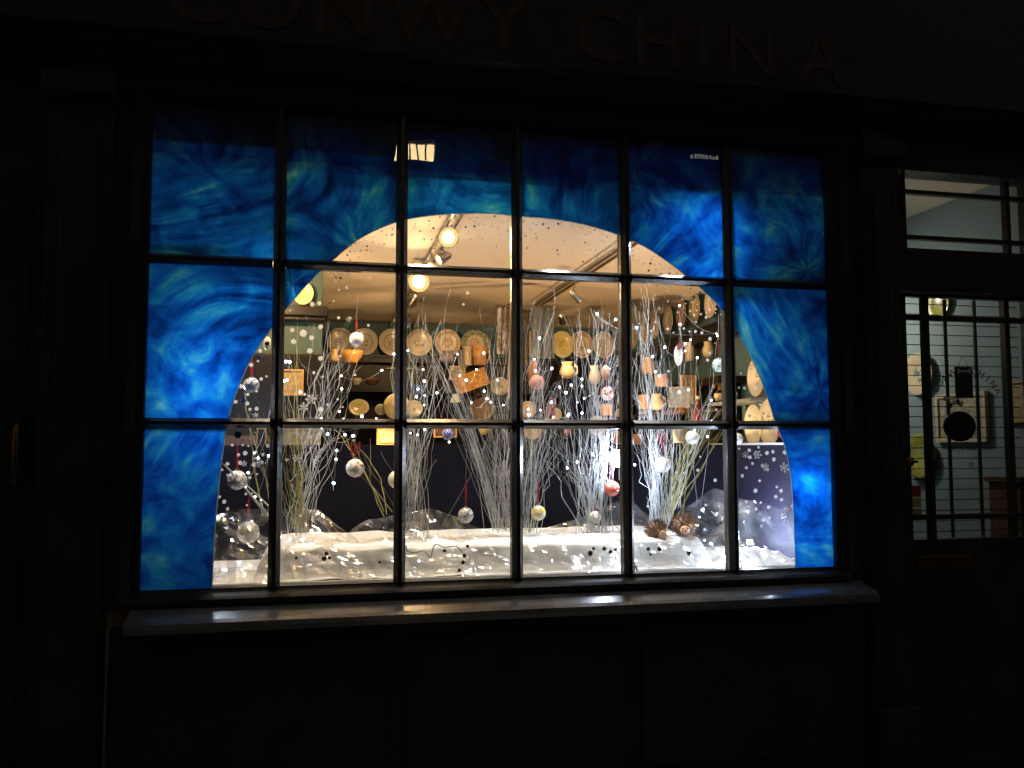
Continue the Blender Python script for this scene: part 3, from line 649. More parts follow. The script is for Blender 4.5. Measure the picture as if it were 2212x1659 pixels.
# ------------------------------------------------------------------ display bay
st(MB().box((.0, .142, .86), (2.965, .95, .99)), 'display_floor', m_cloth)
bk = thing('backing_board', 'black cloth covered board standing behind the branches', 'board', (1.47, .93, .99))
gr = MB(); nx, nz = 60, 10
for i in range(nx + 1):
    for j in range(nz + 1):
        x = -1.455 + 2.91 * i / nx; z = .565 * j / nz
        gr.v.append((x, .012 * noise.noise((x * 4, z * 1.2, 3)) - .004, z))
for i in range(nx):
    for j in range(nz): gr.f.append((i * (nz + 1) + j, (i + 1) * (nz + 1) + j, (i + 1) * (nz + 1) + j + 1, i * (nz + 1) + j + 1)); gr.mi.append(0)
gr.build('cloth', m_velvet, bk, smooth=True)
MB().box((-1.46, .02, 0), (1.46, .04, .57)).build('panel', m_dark, bk)
sd = thing('side_board', 'deep indigo side board behind the white snow dots', 'board', (2.955, .5, .99))
MB().box((-.006, -.36, 0), (.006, .42, .565)).build('panel', m_purple, sd); MB().box((-.012, -.365, .5655), (.012, .425, .577)).build('top_trim', m_white, sd)
sd = thing('side_board', 'black side board at the left end of the display', 'board', (.012, .5, .99))
MB().box((-.006, -.36, 0), (.006, .42, .565)).build('panel', m_velvet, sd)

def cloth_grid(fn, nu, nv):
    mb = MB()
    for i in range(nu + 1):
        for j in range(nv + 1): mb.v.append(tuple(fn(i / nu, j / nv)))
    for i in range(nu):
        for j in range(nv): mb.f.append((i * (nv + 1) + j, (i + 1) * (nv + 1) + j, (i + 1) * (nv + 1) + j + 1, i * (nv + 1) + j + 1)); mb.mi.append(0)
    return mb
def plinth(u, v):
    x = .40 + 2.08 * u
    prof = [(.78, 1.13), (.60, 1.128), (.42, 1.13), (.27, 1.122), (.235, 1.105), (.222, 1.06), (.215, 1.02), (.20, .995), (.15, .992)]
    k = v * (len(prof) - 1); i = min(int(k), len(prof) - 2); t = k - i
    y = prof[i][0] + (prof[i + 1][0] - prof[i][0]) * t; z = prof[i][1] + (prof[i + 1][1] - prof[i][1]) * t
    e = min(u, 1 - u) * 2.08
    if e < .06: z = .992 + (z - .992) * (e / .06) ** .6
    n1 = noise.noise((x * 5, y * 6, 1)); n2 = noise.noise((x * 13, z * 10, 5))
    return (x + .008 * n2, y + (.014 * n1 + .012 * abs(n2)) * min(1, (1.13 - z) * 12 + .2), max(.992, z + .008 * n1 + .006 * n2))
cl = thing('cloth_covered_box', 'long low box draped in white cloth at the foot of the window', 'box', (0, 0, 0))
cloth_grid(plinth, 150, 40).build('drape', m_cloth, cl, smooth=True)
MB().box((.47, .30, .9905), (2.42, .76, 1.10)).build('box', m_dark, cl)
def heap(x0, x1, y0, y1, hz, seed):
    def fn(u, v):
        x, y = x0 + (x1 - x0) * u, y0 + (y1 - y0) * v
        e = min(u, 1 - u, v, 1 - v) * 4; e = min(1, e)
        h = abs(noise.noise((x * 9, y * 9, seed))) * .5 + abs(noise.noise((x * 22, y * 20, seed + 2))) * .35 + .35
        return (x, y, .992 + hz * e * h)
    return cloth_grid(fn, 50, 36)
tag(heap(2.50, 2.94, .15, .55, .085, 3).build('crumpled_cloth', m_cloth, smooth=True), 'crumpled white cloth heaped in the corner beside the indigo board', 'cloth')
tag(heap(.03, .42, .15, .60, .04, 9).build('crumpled_cloth', m_cloth, smooth=True), 'crumpled white cloth beside the blue painted left edge', 'cloth')

def film(label, outline, yt, yb, zb, seed, nu=30, nv=16, amp=.055):
    xs = [o[0] for o in outline]
    def top(u):
        x = xs[0] + (xs[-1] - xs[0]) * u
        for a, b in zip(outline, outline[1:]):
            if x <= b[0] + 1e-6:
                t = (x - a[0]) / max(1e-6, b[0] - a[0]); return P(x, a[1] + (b[1] - a[1]) * t, yt + .05 * math.sin(u * 9 + seed))
    def fn(u, v):
        p = top(u); q = Vector((p.x + .02 * math.sin(u * 7 + seed), yb, zb))
        r = p.lerp(q, v); r.y += .05 * math.sin(v * PI)
        a = amp * min(1, v * 5 + .25)
        n = Vector((noise.noise((r.x * 7, r.z * 7, seed)), noise.noise((r.x * 8, r.z * 8, seed + 7)), noise.noise((r.x * 8, r.z * 7, seed + 15))))
        n2 = abs(noise.noise((r.x * 13, r.z * 11, seed + 3))) - .3
        r += n * a + Vector((0, -n2 * a * .9, n2 * a * .4)); r.z = max(r.z, .994); r.y = max(r.y, .03)
        return r
    o = cloth_grid(fn, nu, nv).build('cellophane_sheet', m_film); tag(o, label, 'cellophane', 'clear film wrapped round the display')
film('clear cellophane bulging round the half hidden bauble at the left', [(462, 1112), (500, 1103), (560, 1098), (640, 1098), (690, 1102), (725, 1130), (760, 1160)], .40, .09, 1.0, 1)
film('clear cellophane with a folded peak beside the dense white twigs', [(750, 1150), (800, 1120), (870, 1108), (930, 1098), (950, 1104), (1020, 1135), (1110, 1170)], .42, .10, 1.0, 4)
film('clear cellophane low in front of the cloth box at centre', [(1090, 1160), (1180, 1140), (1260, 1120), (1300, 1105), (1340, 1068), (1352, 1072), (1400, 1110), (1440, 1150)], .42, .10, 1.0, 6)
film('clear cellophane standing tall in front of the indigo board', [(1470, 1100), (1500, 1085), (1545, 1055), (1575, 1062), (1600, 1075), (1650, 1085), (1705, 1105)], .34, .09, 1.0, 11)
def frontfilm(u, v):
    x = .45 + 2.0 * u; z = 1.125 - .125 * v
    r = abs(noise.noise((x * 9, z * 12, 2))); r2 = abs(noise.noise((x * 21, z * 20, 5)))
    r3 = abs(noise.noise((x * 5 + z * 9, z * 6 - x * 3, 8)))
    return (x + .014 * r2, max(.03, .185 - .05 * v - .06 * r - .025 * r2 - .05 * r3), z + .016 * r)
ff = thing('cellophane_sheet', 'wrinkled clear cellophane with dark dots hugging the front of the cloth box', 'cellophane', (0, 0, 0), 'clear film wrapped round the display')
cloth_grid(frontfilm, 90, 13).build('sheet', m_film, ff)
pd = MB()
for px, py, r in ((700, 1207, 7), (705, 1196, 6), (712, 1205, 5), (640, 1205, 5), (1000, 1215, 6), (1003, 1200, 6), (1010, 1180, 5), (992, 1232, 6), (1275, 1195, 8), (1282, 1185, 5), (1400, 1186, 6), (1424, 1186, 7), (1405, 1198, 4), (1488, 1195, 7), (1305, 1185, 6), (1318, 1192, 6), (1330, 1187, 5), (870, 1222, 5), (960, 1190, 5), (820, 1215, 4)):
    q = P(px, py, .10); disc(pd, q.x, q.z, r * .75 * M(q), q.y)
o = pd.build('printed_dots', pr('dark_print', (.13, .10, .08), .5, trans=.5, var=.5, scale=60), ff); o['kind'] = 'stuff'

# ------------------------------------------------------------------ branches
def twig_pts(a, b, bend, wig, n=15):
    d = b - a; s = Vector((1, 0, 0)); pts = []
    o1, o2 = random.random() * 50, random.random() * 50
    for k in range(n):
        t = k / (n - 1); p = a + d * t + bend * (t * (1 - t) * 4)
        p += Vector((noise.noise((o1, t * 5, 0)) + .45 * noise.noise((o2, t * 14, 7)), noise.noise((o2, t * 5, 3)), .3 * noise.noise((o2, t * 6, 9)))) * wig * min(1, t * 2.2)
        pts.append(p)
    return pts
def bundle(label, base, targets, n, mat, wig=.03, r=.0022, side=2, stems=4, name='branch_bundle', bs=.026):
    B = P(*base); t = thing(name, label, 'branches', B, 'bundles of painted branches in the window')
    fine_ = MB()
    for i in range(int(n * (.6 if n > 55 else .8))):
        tx, ty, sx, sy = random.choice(targets)
        Y = max(.12, min(.86, base[2] + random.uniform(-.16, .16)))
        tip = P(tx + random.gauss(0, sx), ty + random.gauss(0, sy), Y) - B
        a = Vector((random.gauss(0, bs), random.gauss(0, .02), random.uniform(-.01, .02)))
        bend = Vector((random.gauss(0, .025) - .05 * tip.x, random.gauss(0, .02), .06 * abs(tip.x)))
        pts = twig_pts(a, tip, bend, wig)
        rr = r * .76 * random.uniform(.6, 1.3)
        rads = [rr * (1.25 - .95 * k / (len(pts) - 1)) for k in range(len(pts))]
        if i < stems: MB().tube(pts, [q * 1.5 for q in rads], 5).build('stem', mat, t)
        else: fine_.tube(pts, rads, 3)
        for _ in range(random.choice((0, 0, 1, 1, side))):
            k = random.randint(3, len(pts) - 3); d = (pts[k + 1] - pts[k]).normalized()
            e = pts[k] + (d + Vector((random.choice((-1, 1)) * random.uniform(.15, .6), random.uniform(-.3, .3), random.uniform(0, .2)))) * random.uniform(.06, .2)
            fine_.tube(twig_pts(pts[k], e, Vector((0, 0, .01)), wig * .5, 5), [rads[k] * .8, rads[k] * .7, rads[k] * .6, rads[k] * .5, rads[k] * .35], 3)
    o = fine_.build('fine_twigs', mat, t); o['kind'] = 'stuff'
    return t
bundle('olive twigs fanning up behind the bar on the left', (645, 1150, .45), [(612, 800, 10, 60), (640, 720, 14, 40), (625, 960, 8, 30)], 26, m_twigo, .03, .0019)
bundle('loose curling brownish twigs leaning right of the olive ones', (652, 1155, .5), [(715, 760, 16, 50), (745, 715, 14, 40), (690, 850, 14, 50), (770, 715, 6, 20), (700, 700, 14, 20)], 28, m_twigw, .07, .0016, 4)
bundle('thin olive twigs leaning to the blue painted edge', (592, 1110, .4), [(530, 865, 8, 12), (545, 880, 8, 25), (555, 930, 8, 30)], 10, m_twigo, .02, .0021, 1)
bundle('single pale rod slanting behind the silvery bauble', (588, 1112, .3), [(480, 1000, 2, 2), (482, 1003, 2, 2)], 3, m_twigw, .004, .0042, 0, 2)
bundle('pair of olive twigs slanting right to left past the cream bauble', (842, 1112, .45), [(735, 925, 8, 8), (760, 930, 8, 10), (712, 930, 5, 10)], 7, m_twigo, .015, .0022, 1)
bundle('dense upright white twigs behind the second bar', (893, 1165, .42), [(870, 700, 16, 25), (900, 690, 22, 25), (940, 695, 20, 25), (890, 760, 22, 60)], 74, m_twigw, .05, .0014, 3, 6, bs=.036)
bundle('straight silver twigs sloping steeply to the left', (1082, 1145, .45), [(930, 735, 14, 20), (960, 800, 14, 40), (985, 830, 8, 50), (915, 690, 8, 20)], 44, m_twigs, .014, .0018, 1, 6, bs=.035)
bundle('upright white sprays left of the middle bar', (1095, 1150, .40), [(1060, 750, 14, 45), (1080, 700, 12, 35), (1100, 780, 10, 60), (1050, 820, 12, 60)], 60, m_twigw, .04, .0015, 2, 6, bs=.03)
bundle('grey twigs right of the middle bar spreading to the top', (1138, 1150, .42), [(1140, 760, 14, 50), (1185, 745, 16, 50), (1165, 700, 20, 30), (1130, 850, 10, 50), (1205, 830, 8, 50)], 72, m_twigs, .045, .0015, 3, 6)
bundle('widest fan of silver branches before the floodlight', (1285, 1155, .45), [(1180, 930, 5, 12), (1215, 800, 14, 60), (1260, 710, 14, 35), (1300, 685, 18, 25), (1340, 740, 12, 50), (1280, 780, 26, 60), (1310, 700, 14, 25)], 125, m_twigs, .045, .0016, 3, 8, bs=.035)
bundle('white branches rising beside the pink and white bauble', (1425, 1140, .45), [(1375, 680, 8, 30), (1400, 650, 12, 25), (1425, 690, 12, 40), (1370, 800, 6, 50), (1440, 850, 10, 50)], 78, m_twigw, .05, .0015, 3, 6, bs=.035)
bundle('olive twigs sweeping right towards the last bar', (1440, 1140, .5), [(1530, 915, 10, 15), (1555, 900, 10, 25), (1510, 850, 14, 30), (1490, 900, 10, 30)], 26, m_twigo, .018, .0021, 1, 5)
bundle('brownish dried stems high beside the right hand bar', (1455, 1100, .6), [(1530, 870, 14, 25), (1550, 850, 10, 20), (1480, 700, 10, 40)], 16, m_twigw, .03, .0018, 2, 3)

# ------------------------------------------------------------------ baubles on red ribbons
bmat = {}
def bauble_mat(nm, base, band, motif, freq=3.2, dens=.55, rough=.25):
    if nm not in bmat:
        mt, n, out = nodes(nm); L = n.links.new
        tc = N(n, 'ShaderNodeTexCoord'); nz = N(n, 'ShaderNodeTexNoise'); nz.inputs['Scale'].default_value = freq; nz.inputs['Detail'].default_value = 3; L(tc.outputs['Object'], nz.inputs[0])
        r = ramp(n, [(dens - .14, base), (dens - .1, base), (dens, band), (dens + .08, motif)]); L(nz.outputs[0], r.inputs[0])
        b = N(n, 'ShaderNodeBsdfPrincipled'); b.inputs['Roughness'].default_value = rough; b.inputs['Coat Weight'].default_value = .5; L(r.outputs[0], b.inputs['Base Color']); L(b.outputs[0], out.inputs[0]); bmat[nm] = mt
    return bmat[nm]
def bauble(px, py, r, Y, mat, label, ribbon=None, sc_=(1, 1, 1), knot=False, rib=m_ribbon):
    c = P(px, py, Y + .09); R = r * M(c)
    t = thing('bauble', label, 'bauble', c, 'painted baubles hanging among the branches')
    b = MB().ball((0, 0, 0), 1, 20, 13, sc_).build('ball', mat, t, smooth=True); b.scale = (R, R, R)
    MB().lathe([(.001, R * sc_[2] * 1.18), (R * .2, R * sc_[2] * 1.16), (R * .24, R * sc_[2] * .93)], 10).build('cap', m_metal, t)
    if ribbon is not None:
        d = (py - ribbon) * M(c); z0 = R * sc_[2] * 1.15; wd = .005
        rb = MB(); 
        for s in (-1, 1):
            rb.add([(s * wd * .15 - wd * .5, s * .002, z0), (s * wd * .15 + wd * .5, s * .002, z0), (s * wd * .6 + wd * .5, s * .003, d * .7), (wd * .4, s * .001, d), (-wd * .4, s * .001, d), (s * wd * .6 - wd * .5, s * .003, d * .7)], [(0, 1, 2, 3, 4, 5)])
        rb.build('ribbon', rib, t)
        if knot:
            k = MB()
            for s in (-1, 1): k.tube([(0, 0, d * .75), (s * .02, .004, d * .75 + .03), (s * .016, -.004, d * .75 - .03), (0, 0, d * .75)], .0035, 5)
            k.build('bow', rib, t)
        MB().tube([(0, 0, d), (.004, 0, d + .14)], .0007, 3).build('thread', m_wire, t)
W_ = (.82, .81, .78)
bauble(770, 733, 15.5, .35, bauble_mat('red_script', W_, W_, (.6, .15, .12), 2.2, .60), 'white bauble with red pattern hanging before the plate rail', 690)
bauble(543, 832, 17, .28, bauble_mat('blue_dots', (.75, .78, .82), (.3, .4, .55), (.1, .15, .4), 3.5, .5), 'silvery blue bauble nearest the blue edge, upper of two', 775)
bauble(512, 1037, 21, .26, bauble_mat('silver_lace', (.75, .75, .8), (.4, .42, .5), (.2, .2, .28), 4, .5), 'silvery lace bauble low by the blue edge', 965)
bauble(767, 1011, 20, .30, bauble_mat('brown_bird', W_, (.55, .4, .25), (.2, .12, .06), 1.8, .58), 'cream bauble with brown figure under a red bow', 955, knot=True)
bauble(858, 1036, 20, .30, bauble_mat('plain_cream', (.84, .8, .7), (.84, .8, .7), (.8, .75, .65), 2, .6), 'plain cream bauble half behind the second bar', 960)
bauble(536, 1150, 24, .34, bauble_mat('pale_scroll', (.7, .7, .66), (.5, .5, .46), (.25, .25, .22), 2.4, .55), 'pale bauble with scrolls resting behind the cellophane', 1070)
bauble(1006, 1113, 17, .30, bauble_mat('grey_lace', (.68, .68, .66), (.4, .4, .4), (.2, .2, .2), 3.5, .5), 'grey lace bauble on a long dark red ribbon', 1035)
bauble(1163, 1108, 16.5, .30, bauble_mat('yellow_half', (.80, .78, .7), (.75, .6, .12), (.6, .42, .04), 1.3, .52), 'yellow and white bauble right of the middle bar', 1035)
bauble(1322, 1055, 17, .32, bauble_mat('coral', (.75, .12, .09), (.7, .2, .15), (.85, .55, .45), 2, .58), 'coral red bauble beneath the floodlight', 985)
bauble(1432, 1004, 17, .32, bauble_mat('rose', (.86, .84, .8), (.7, .5, .55), (.5, .2, .35), 2, .60), 'white bauble with a pink rose in front of the white branches', 930, knot=True)
bauble(1495, 945, 15, .35, bauble_mat('pearl', (.85, .84, .78), (.8, .8, .75), (.7, .7, .62), 3, .6), 'pearl white bauble below the olive twigs', 905)
bauble(1160, 826, 16, .35, bauble_mat('knitted', (.62, .2, .13), (.75, .3, .2), (.4, .08, .05), 6, .5, .7), 'terracotta textured bauble among the grey twigs', 775)
bauble(1312, 850, 15, .36, bauble_mat('robin', (.84, .78, .72), (.7, .3, .25), (.5, .1, .08), 2, .52), 'white and red bauble among silver branches left of the fourth bar', 800)
bauble(1308, 805, 12, .36, bauble_mat('pinkish', (.72, .38, .26), (.7, .45, .35), (.6, .3, .2), 3, .5), 'tall pink drop bauble above the white and red one', 770, (.8, .8, 1.4))
bauble(1553, 789, 15, .34, bauble_mat('green_glass', (.5, .62, .52), (.75, .8, .75), (.15, .3, .25), 2.4, .52), 'green and white bauble beside the last bar', 735)
bauble(1592, 948, 13, .36, bauble_mat('ring_white', W_, (.75, .74, .65), (.2, .25, .18), 2.6, .57), 'white bauble with red ribbon half behind the last bar', 905)
bauble(577, 742, 9, .30, bauble_mat('orange_daisy', W_, (.8, .5, .15), (.7, .25, .05), 2.2, .55), 'small white and orange drop bauble at the painted edge', 705, (.9, .9, 1.7))
bauble(1285, 1118, 14, .35, bauble_mat('ivory', (.75, .7, .55), (.7, .65, .5), (.5, .42, .3), 3, .55), 'ivory bauble tucked at the foot of the silver fan', 1085)
bauble(967, 938, 13, .4, bauble_mat('blue_daisy', (.6, .62, .66), (.12, .15, .45), (.05, .05, .25), 4.5, .48), 'white bauble with blue daisies below the middle shelf', 900)
c = P(1465, 768, .5)
t = thing('hanging_tag', 'white oval tag with red trim hanging before the right wall', 'tag', c)
o = MB().lathe([(.001, -.002), (1, -.004), (1.02, 0), (1, .004), (.001, .002)], 22, axis='y').build('disc', m_white, t); o.scale = (.022, 1, .052); MB().box((-.006, -.006, .03), (.012, .0, .06)).build('bow', m_ribbon, t)

# ------------------------------------------------------------------ string lights
BULBS = [[(618, 781), (626, 782), (614, 823), (530, 1053), (536, 1021), (558, 989), (580, 985), (551, 1073), (563, 1079), (587, 1110), (544, 1126), (586, 1160), (607, 1160), (625, 1169), (653, 1166)],
         [(825, 800), (737, 812), (738, 840), (733, 889), (742, 906), (813, 904), (695, 924), (745, 939), (727, 973), (726, 992), (719, 1043), (721, 1044)],
         [(851, 765), (881, 757), (914, 798), (900, 857), (918, 854), (916, 875), (935, 907), (958, 909), (917, 928), (988, 765), (1018, 869), (1052, 861), (1046, 845), (1087, 875), (941, 1160), (940, 1222), (905, 1212), (1039, 1160), (1043, 1146), (938, 1226)],
         [(1154, 776), (1192, 796), (1141, 884), (1142, 896), (1191, 869), (1227, 898), (1209, 836), (1234, 832), (1257, 819), (1257, 834), (1247, 869), (1272, 758), (1280, 981), (1371, 1004)],
         [(1410, 770), (1416, 803), (1436, 750), (1480, 758), (1424, 812), (1487, 842), (1537, 910), (1511, 1117), (1468, 660), (1548, 720), (1330, 690), (1290, 678)]]
LABS = ['string of white lights winding down the left edge of the display', 'string of white lights through the loose curling twigs', 'string of white lights in the dense twigs left of the middle bar', 'string of white lights across the grey and silver twigs', 'string of white lights among the white branches on the right']
for k, n_, (xa, xb, ya, yb) in ((1, 6, (690, 790, 760, 960)), (2, 12, (880, 1090, 740, 960)), (3, 16, (1130, 1330, 730, 1020)), (4, 10, (1370, 1550, 700, 980)), (0, 6, (500, 650, 800, 1000))):
    BULBS[k] += sorted((random.uniform(xa, xb), random.uniform(ya, yb)) for _ in range(n_))
proto = None
for S, lab in zip(BULBS, LABS):
    pts = [P(x, y, .22 if y > 1200 else random.uniform(.32, .6)) for x, y in S]
    if lab.endswith('left edge of the display'): pass
    t = thing('string_light', lab, 'string lights', pts[0], 'strings of white lights')
    rel = [q - pts[0] for q in pts]; wp = []
    for a, b in zip(rel, rel[1:]):
        for k in range(6):
            u = k / 6; wp.append(a.lerp(b, u) + Vector((0, .01, -.035 * math.sin(u * PI))))
    MB().tube(wp + [rel[-1]], .0007, 3).build('wire', m_wire, t)
    for q in rel:
        if proto is None: proto = MB().ball((0, 0, 0), .0055, 10, 7).build('bulb', m_bulb, t, smooth=True); bq = proto
        else: bq = mesh_copy(proto, t)
        bq.location = q; k_ = random.uniform(.65, 1.15); bq.scale = (k_, k_, k_)
# dark cable looping over the front of the cloth box
cab = [P(x, y, .16) for x, y in ((877, 1178), (880, 1190), (897, 1194), (915, 1190), (930, 1205), (934, 1190), (941, 1176), (960, 1182), (985, 1180), (1000, 1195))]
tag(MB().tube([(a[0], .16, a[1]) for a in spline([(q.x, q.z) for q in cab], 4)], .002, 4).build('cable', m_blackg), 'thin dark cable looping over the front of the white cloth', 'cable')

# ------------------------------------------------------------------ hedgehog figures
def hedgehog(px, py, r, Y, label, rz):
    c = P(px, py, Y); R = r * M(c); t = thing('hedgehog_figure', label, 'figurine', c, rz=rz)
    MB().ball((0, 0, 0), R, 16, 10, (1.1, .95, .92)).build('body', m_spine, t, smooth=True)
    MB().ball((0, -R * .72, -R * .28), R * .5, 12, 8, (.9, 1.15, .85)).ball((0, -R * 1.15, -R * .32), R * .2, 10, 6).build('face', m_face, t, smooth=True)
    sp_ = MB()
    for _ in range(420):
        d = Vector((random.gauss(0, 1), random.gauss(0, 1), random.gauss(.35, 1))).normalized()
        if d.z < -.6 or (d.y < -.55 and d.z < .35): continue
        b = Vector((d.x * R * 1.05, d.y * R * .9, d.z * R * .87)); sp_.tube([b, b + (d + Vector((0, .12, .15))) * R * .34], [R * .045, R * .006], 3)
    o = sp_.build('spines', m_spine, t); o['kind'] = 'stuff'
    for s in (-1, 1):
        MB().ball((s * R * .2, -R * 1.16, -R * .12), R * .07, 8, 6).build('eye', m_blackg, t)
        MB().ball((s * R * .48, -R * .85, R * .08), R * .17, 8, 6, (1, .4, 1)).build('ear', m_face, t)
    MB().ball((0, -R * 1.36, -R * .3), R * .09, 8, 6).build('nose', m_blackg, t)
hedgehog(1418, 1146, 21, .30, 'brown spiky hedgehog figure at the foot of the white branches, left of two', .35)
hedgehog(1477, 1136, 24, .30, 'larger brown spiky hedgehog figure on the cloth, right of two', -.3)

# ------------------------------------------------------------------ shelves and crockery in the shop
dr = thing('dresser', 'dark wall dresser of open shelves across the back wall', 'dresser', (2.1, 4.3, 0))
MB().box((-1.38, .12, 0), (1.38, .17, 2.33)).build('back_panel', m_dark, dr)
for z in (.95, 1.27, 1.53, 1.80, 2.055): MB().box((-1.36, -.22, z - .025), (1.36, .119, z)).build('shelf', m_dark, dr, bevel=.003)
for x in (-1.38, -.7, 0, .7, 1.36): MB().box((x - .0, -.225, 0), (x + .024, .1195, 2.33)).build('upright', m_dark, dr)
pr1 = thing('plate_rail', 'dark plate rail along the teal back wall', 'shelf', (2.1, 4.42, 2.365))
MB().box((-1.45, -.10, -.05), (1.45, .07, 0)).build('board', m_dark, pr1, bevel=.004); MB().box((-1.45, -.11, -.001 + .002), (1.45, -.095, .018)).build('lip', m_dark, pr1)
pr2 = thing('plate_rail', 'dark plate rail rising along the right wall below the row of plates', 'shelf', (RWX(3), 3, 2.40), rz=-.0588)
MB().box((-.10, -1.5, -.09), (0, 1.45, 0)).build('board', m_dark, pr2, bevel=.004); MB().box((-.11, -1.5, .001), (-.095, 1.45, .018)).build('lip', m_dark, pr2)
pr3 = thing('wall_shelf', 'dark lower shelf along the right wall over the dresser', 'shelf', (RWX(2.2), 2.2, 2.02), rz=-.0588)
MB().box((-.20, -.5, -.05), (0, 1.6, 0)).build('board', m_dark, pr3, bevel=.004)
for y in (-.4, .3, .9): MB().prism([(y - .012, -.051), (y + .012, -.051), (y + .012, -.20), (y - .012, -.20)], -.03, 0).build('bracket', m_dark, pr3)
rd = thing('side_dresser', 'dark wooden side dresser standing at the right wall', 'dresser', (RWX(2.2) - .02, 2.2, 0), rz=-.0588)
MB().box((-.40, -.42, 0), (0, 1.5, 1.60)).build('carcass', m_dark, rd, bevel=.006); MB().box((-.05, -.42, 1.601), (-.001, 1.5, 1.965)).build('back_panel', m_dark, rd)
for y in (-.42, .1, .7, 1.47): MB().box((-.38, y, 1.601), (-.051, y + .025, 1.78)).build('upright', m_dark, rd)
MB().box((-.40, -.42, 1.781), (-.051, 1.5, 1.80)).build('shelf', m_brown, rd)
ct = thing('counter', 'black shop counter behind the display backing', 'counter', (1.6, 2.4, 0))
MB().box((-.8, -.3, 0), (1.0, .3, 1.50)).build('carcass', m_dark, ct, bevel=.005); MB().box((-.83, -.33, 1.501), (1.03, .33, 1.535)).build('top', m_dark, ct, bevel=.005)

PM = {'cream': plate_mat('plate_cream', (.74, .66, .52), (.56, .44, .30), (.30, .20, .10)),
      'autumn': plate_mat('plate_autumn', (.74, .66, .52), (.48, .30, .17), (.25, .11, .05), freq=9),
      'band': plate_mat('plate_band', (.76, .69, .55), (.42, .33, .23), (.45, .32, .18), .55, .62),
      'yellow': plate_mat('plate_yellow', (.80, .68, .32), (.82, .74, .42), (.55, .42, .06), .8, .95),
      'white': plate_mat('plate_white', (.80, .78, .70), (.76, .74, .64), (.30, .32, .26), .75, .9),
      'floral': plate_mat('plate_floral', (.66, .56, .40), (.18, .22, .12), (.45, .14, .08), .62, .98, freq=8),
      'teal': plate_mat('plate_teal', (.72, .58, .36), (.66, .54, .34), (.12, .26, .26), .7, .9, freq=3, dens=.46),
      'lime': plate_mat('plate_lime', (.48, .46, .10), (.40, .38, .06), (.50, .46, .30), .7, .95, freq=3, dens=.5),
      'brownp': plate_mat('plate_brown', (.42, .26, .14), (.36, .22, .12), (.30, .16, .08), .7, .9)}
PLM = MB().lathe([(.001, -.02), (.52, -.02), (.60, -.05), (.97, -.16), (1.0, -.15), (.99, -.13), (.62, -.01), (.55, .02), (.001, .02)], 30, axis='y')
plate0 = {}
def plate(px, py, rx, ry, Y, kind, label, side=False, group='plates on the shelves', P3=None):
    c = P3 or P(px, py, Y); R = ry * M(c)
    o = PLM.build('plate', PM[kind], smooth=True) if kind not in plate0 else mesh_copy(plate0[kind])
    plate0.setdefault(kind, o); o.location = c
    if side: o.scale = (R, R, R); o.rotation_euler = (math.radians(8) * 0, 0, -PI / 2 - .0588)
    else: o.scale = (R * rx / ry, R, R); o.rotation_euler = (-.12, 0, 0)
    return tag(o, label, 'plate', group)
G1 = 'plates along the back plate rail'
for x, rx, k, lab in ((735, 27, 'autumn', 'brownish plate behind the loose twigs on the back rail'), (787, 29, 'band', 'banded cream plate behind the white and red bauble'), (846, 28, 'band', 'banded cream plate on the back rail left of the second bar'),
                      (905, 28, 'cream', 'cream plate hidden by the dense upright twigs'), (967, 28, 'autumn', 'plate with autumn tree on the back rail'), (1026, 31, 'floral', 'cream plate with leafy border on the back rail'),
                      (1155, 26, 'cream', 'cream plate behind the grey green curtain cloth'), (1214, 25, 'yellow', 'plain yellow plate right of the curtain cloth'), (1256, 26, 'autumn', 'plate with dark script near the back corner'), (1303, 25, 'cream', 'cream plate in the back right corner')):
    plate(x, 738 + (x - 735) * .014, rx, 30, 4.36, k, lab, group=G1)
G2 = 'plates along the right wall rail'
for x, y, ry, k, lab in ((1330, 741, 26, 'cream', 'narrow cream plate, farthest of the right wall row'), (1372, 727, 28, 'cream', 'cream plate just right of the fourth bar on the right wall'), (1395, 717, 28, 'band', 'banded plate behind white twigs on the right wall'), (1419, 704, 28, 'autumn', 'brown patterned plate before the two plain ones on the right wall'),
                         (1447, 692, 30, 'cream', 'plain plate left of the reddish one on the right wall'), (1475, 678, 31, 'brownp', 'reddish brown plate on the right wall row'), (1504, 666, 33, 'floral', 'leafy green plate on the right wall row'), (1538, 655, 32, 'cream', 'nearest plate of the right wall row by the blue paint')):
    lo, hi = .2, 6
    for _ in range(50):
        md = (lo + hi) / 2
        if P(x, y, md).x < RWX(md) - .05: lo = md
        else: hi = md
    plate(x, y, ry, ry, md, k, lab, True, G2)
def rwall(x, y, off=.05):
    lo, hi = .2, 6
    for _ in range(50):
        md = (lo + hi) / 2
        if P(x, y, md).x < RWX(md) - off: lo = md
        else: hi = md
    return P(x, y, md)
plate(1638, 812, 0, 42, 0, 'white', 'tall white platter with blue spot beside the blue arch', True, P3=rwall(1638, 815, .12)); plate(1672, 835, 0, 24, 0, 'yellow', 'small pale yellow dish at the edge of the blue arch', True, P3=rwall(1672, 838, .12))
plate(1633, 918, 0, 45, 0, 'white', 'large white oval platter above the indigo board, inner of two', True, P3=rwall(1633, 918, .10)); plate(1668, 912, 0, 52, 0, 'white', 'large white oval platter touching the blue arch, outer of two', True, P3=rwall(1668, 912, .10))
ws = thing('glass_shelf', 'bluish shelf between the platters at the right end', 'shelf', rwall(1640, 866, .0), rz=-.0588)
MB().box((-.22, -.35, -.02), (0, .35, .0)).build('board', pr('blue_grey_board', (.25, .3, .36), .4), ws, bevel=.004)
ws2 = thing('glass_shelf', 'pale ledge carrying the two large oval platters', 'shelf', rwall(1650, 958, .0), rz=-.0588)
MB().box((-.24, -.5, -.02), (0, .4, .0)).build('board', m_grey, ws2, bevel=.004)
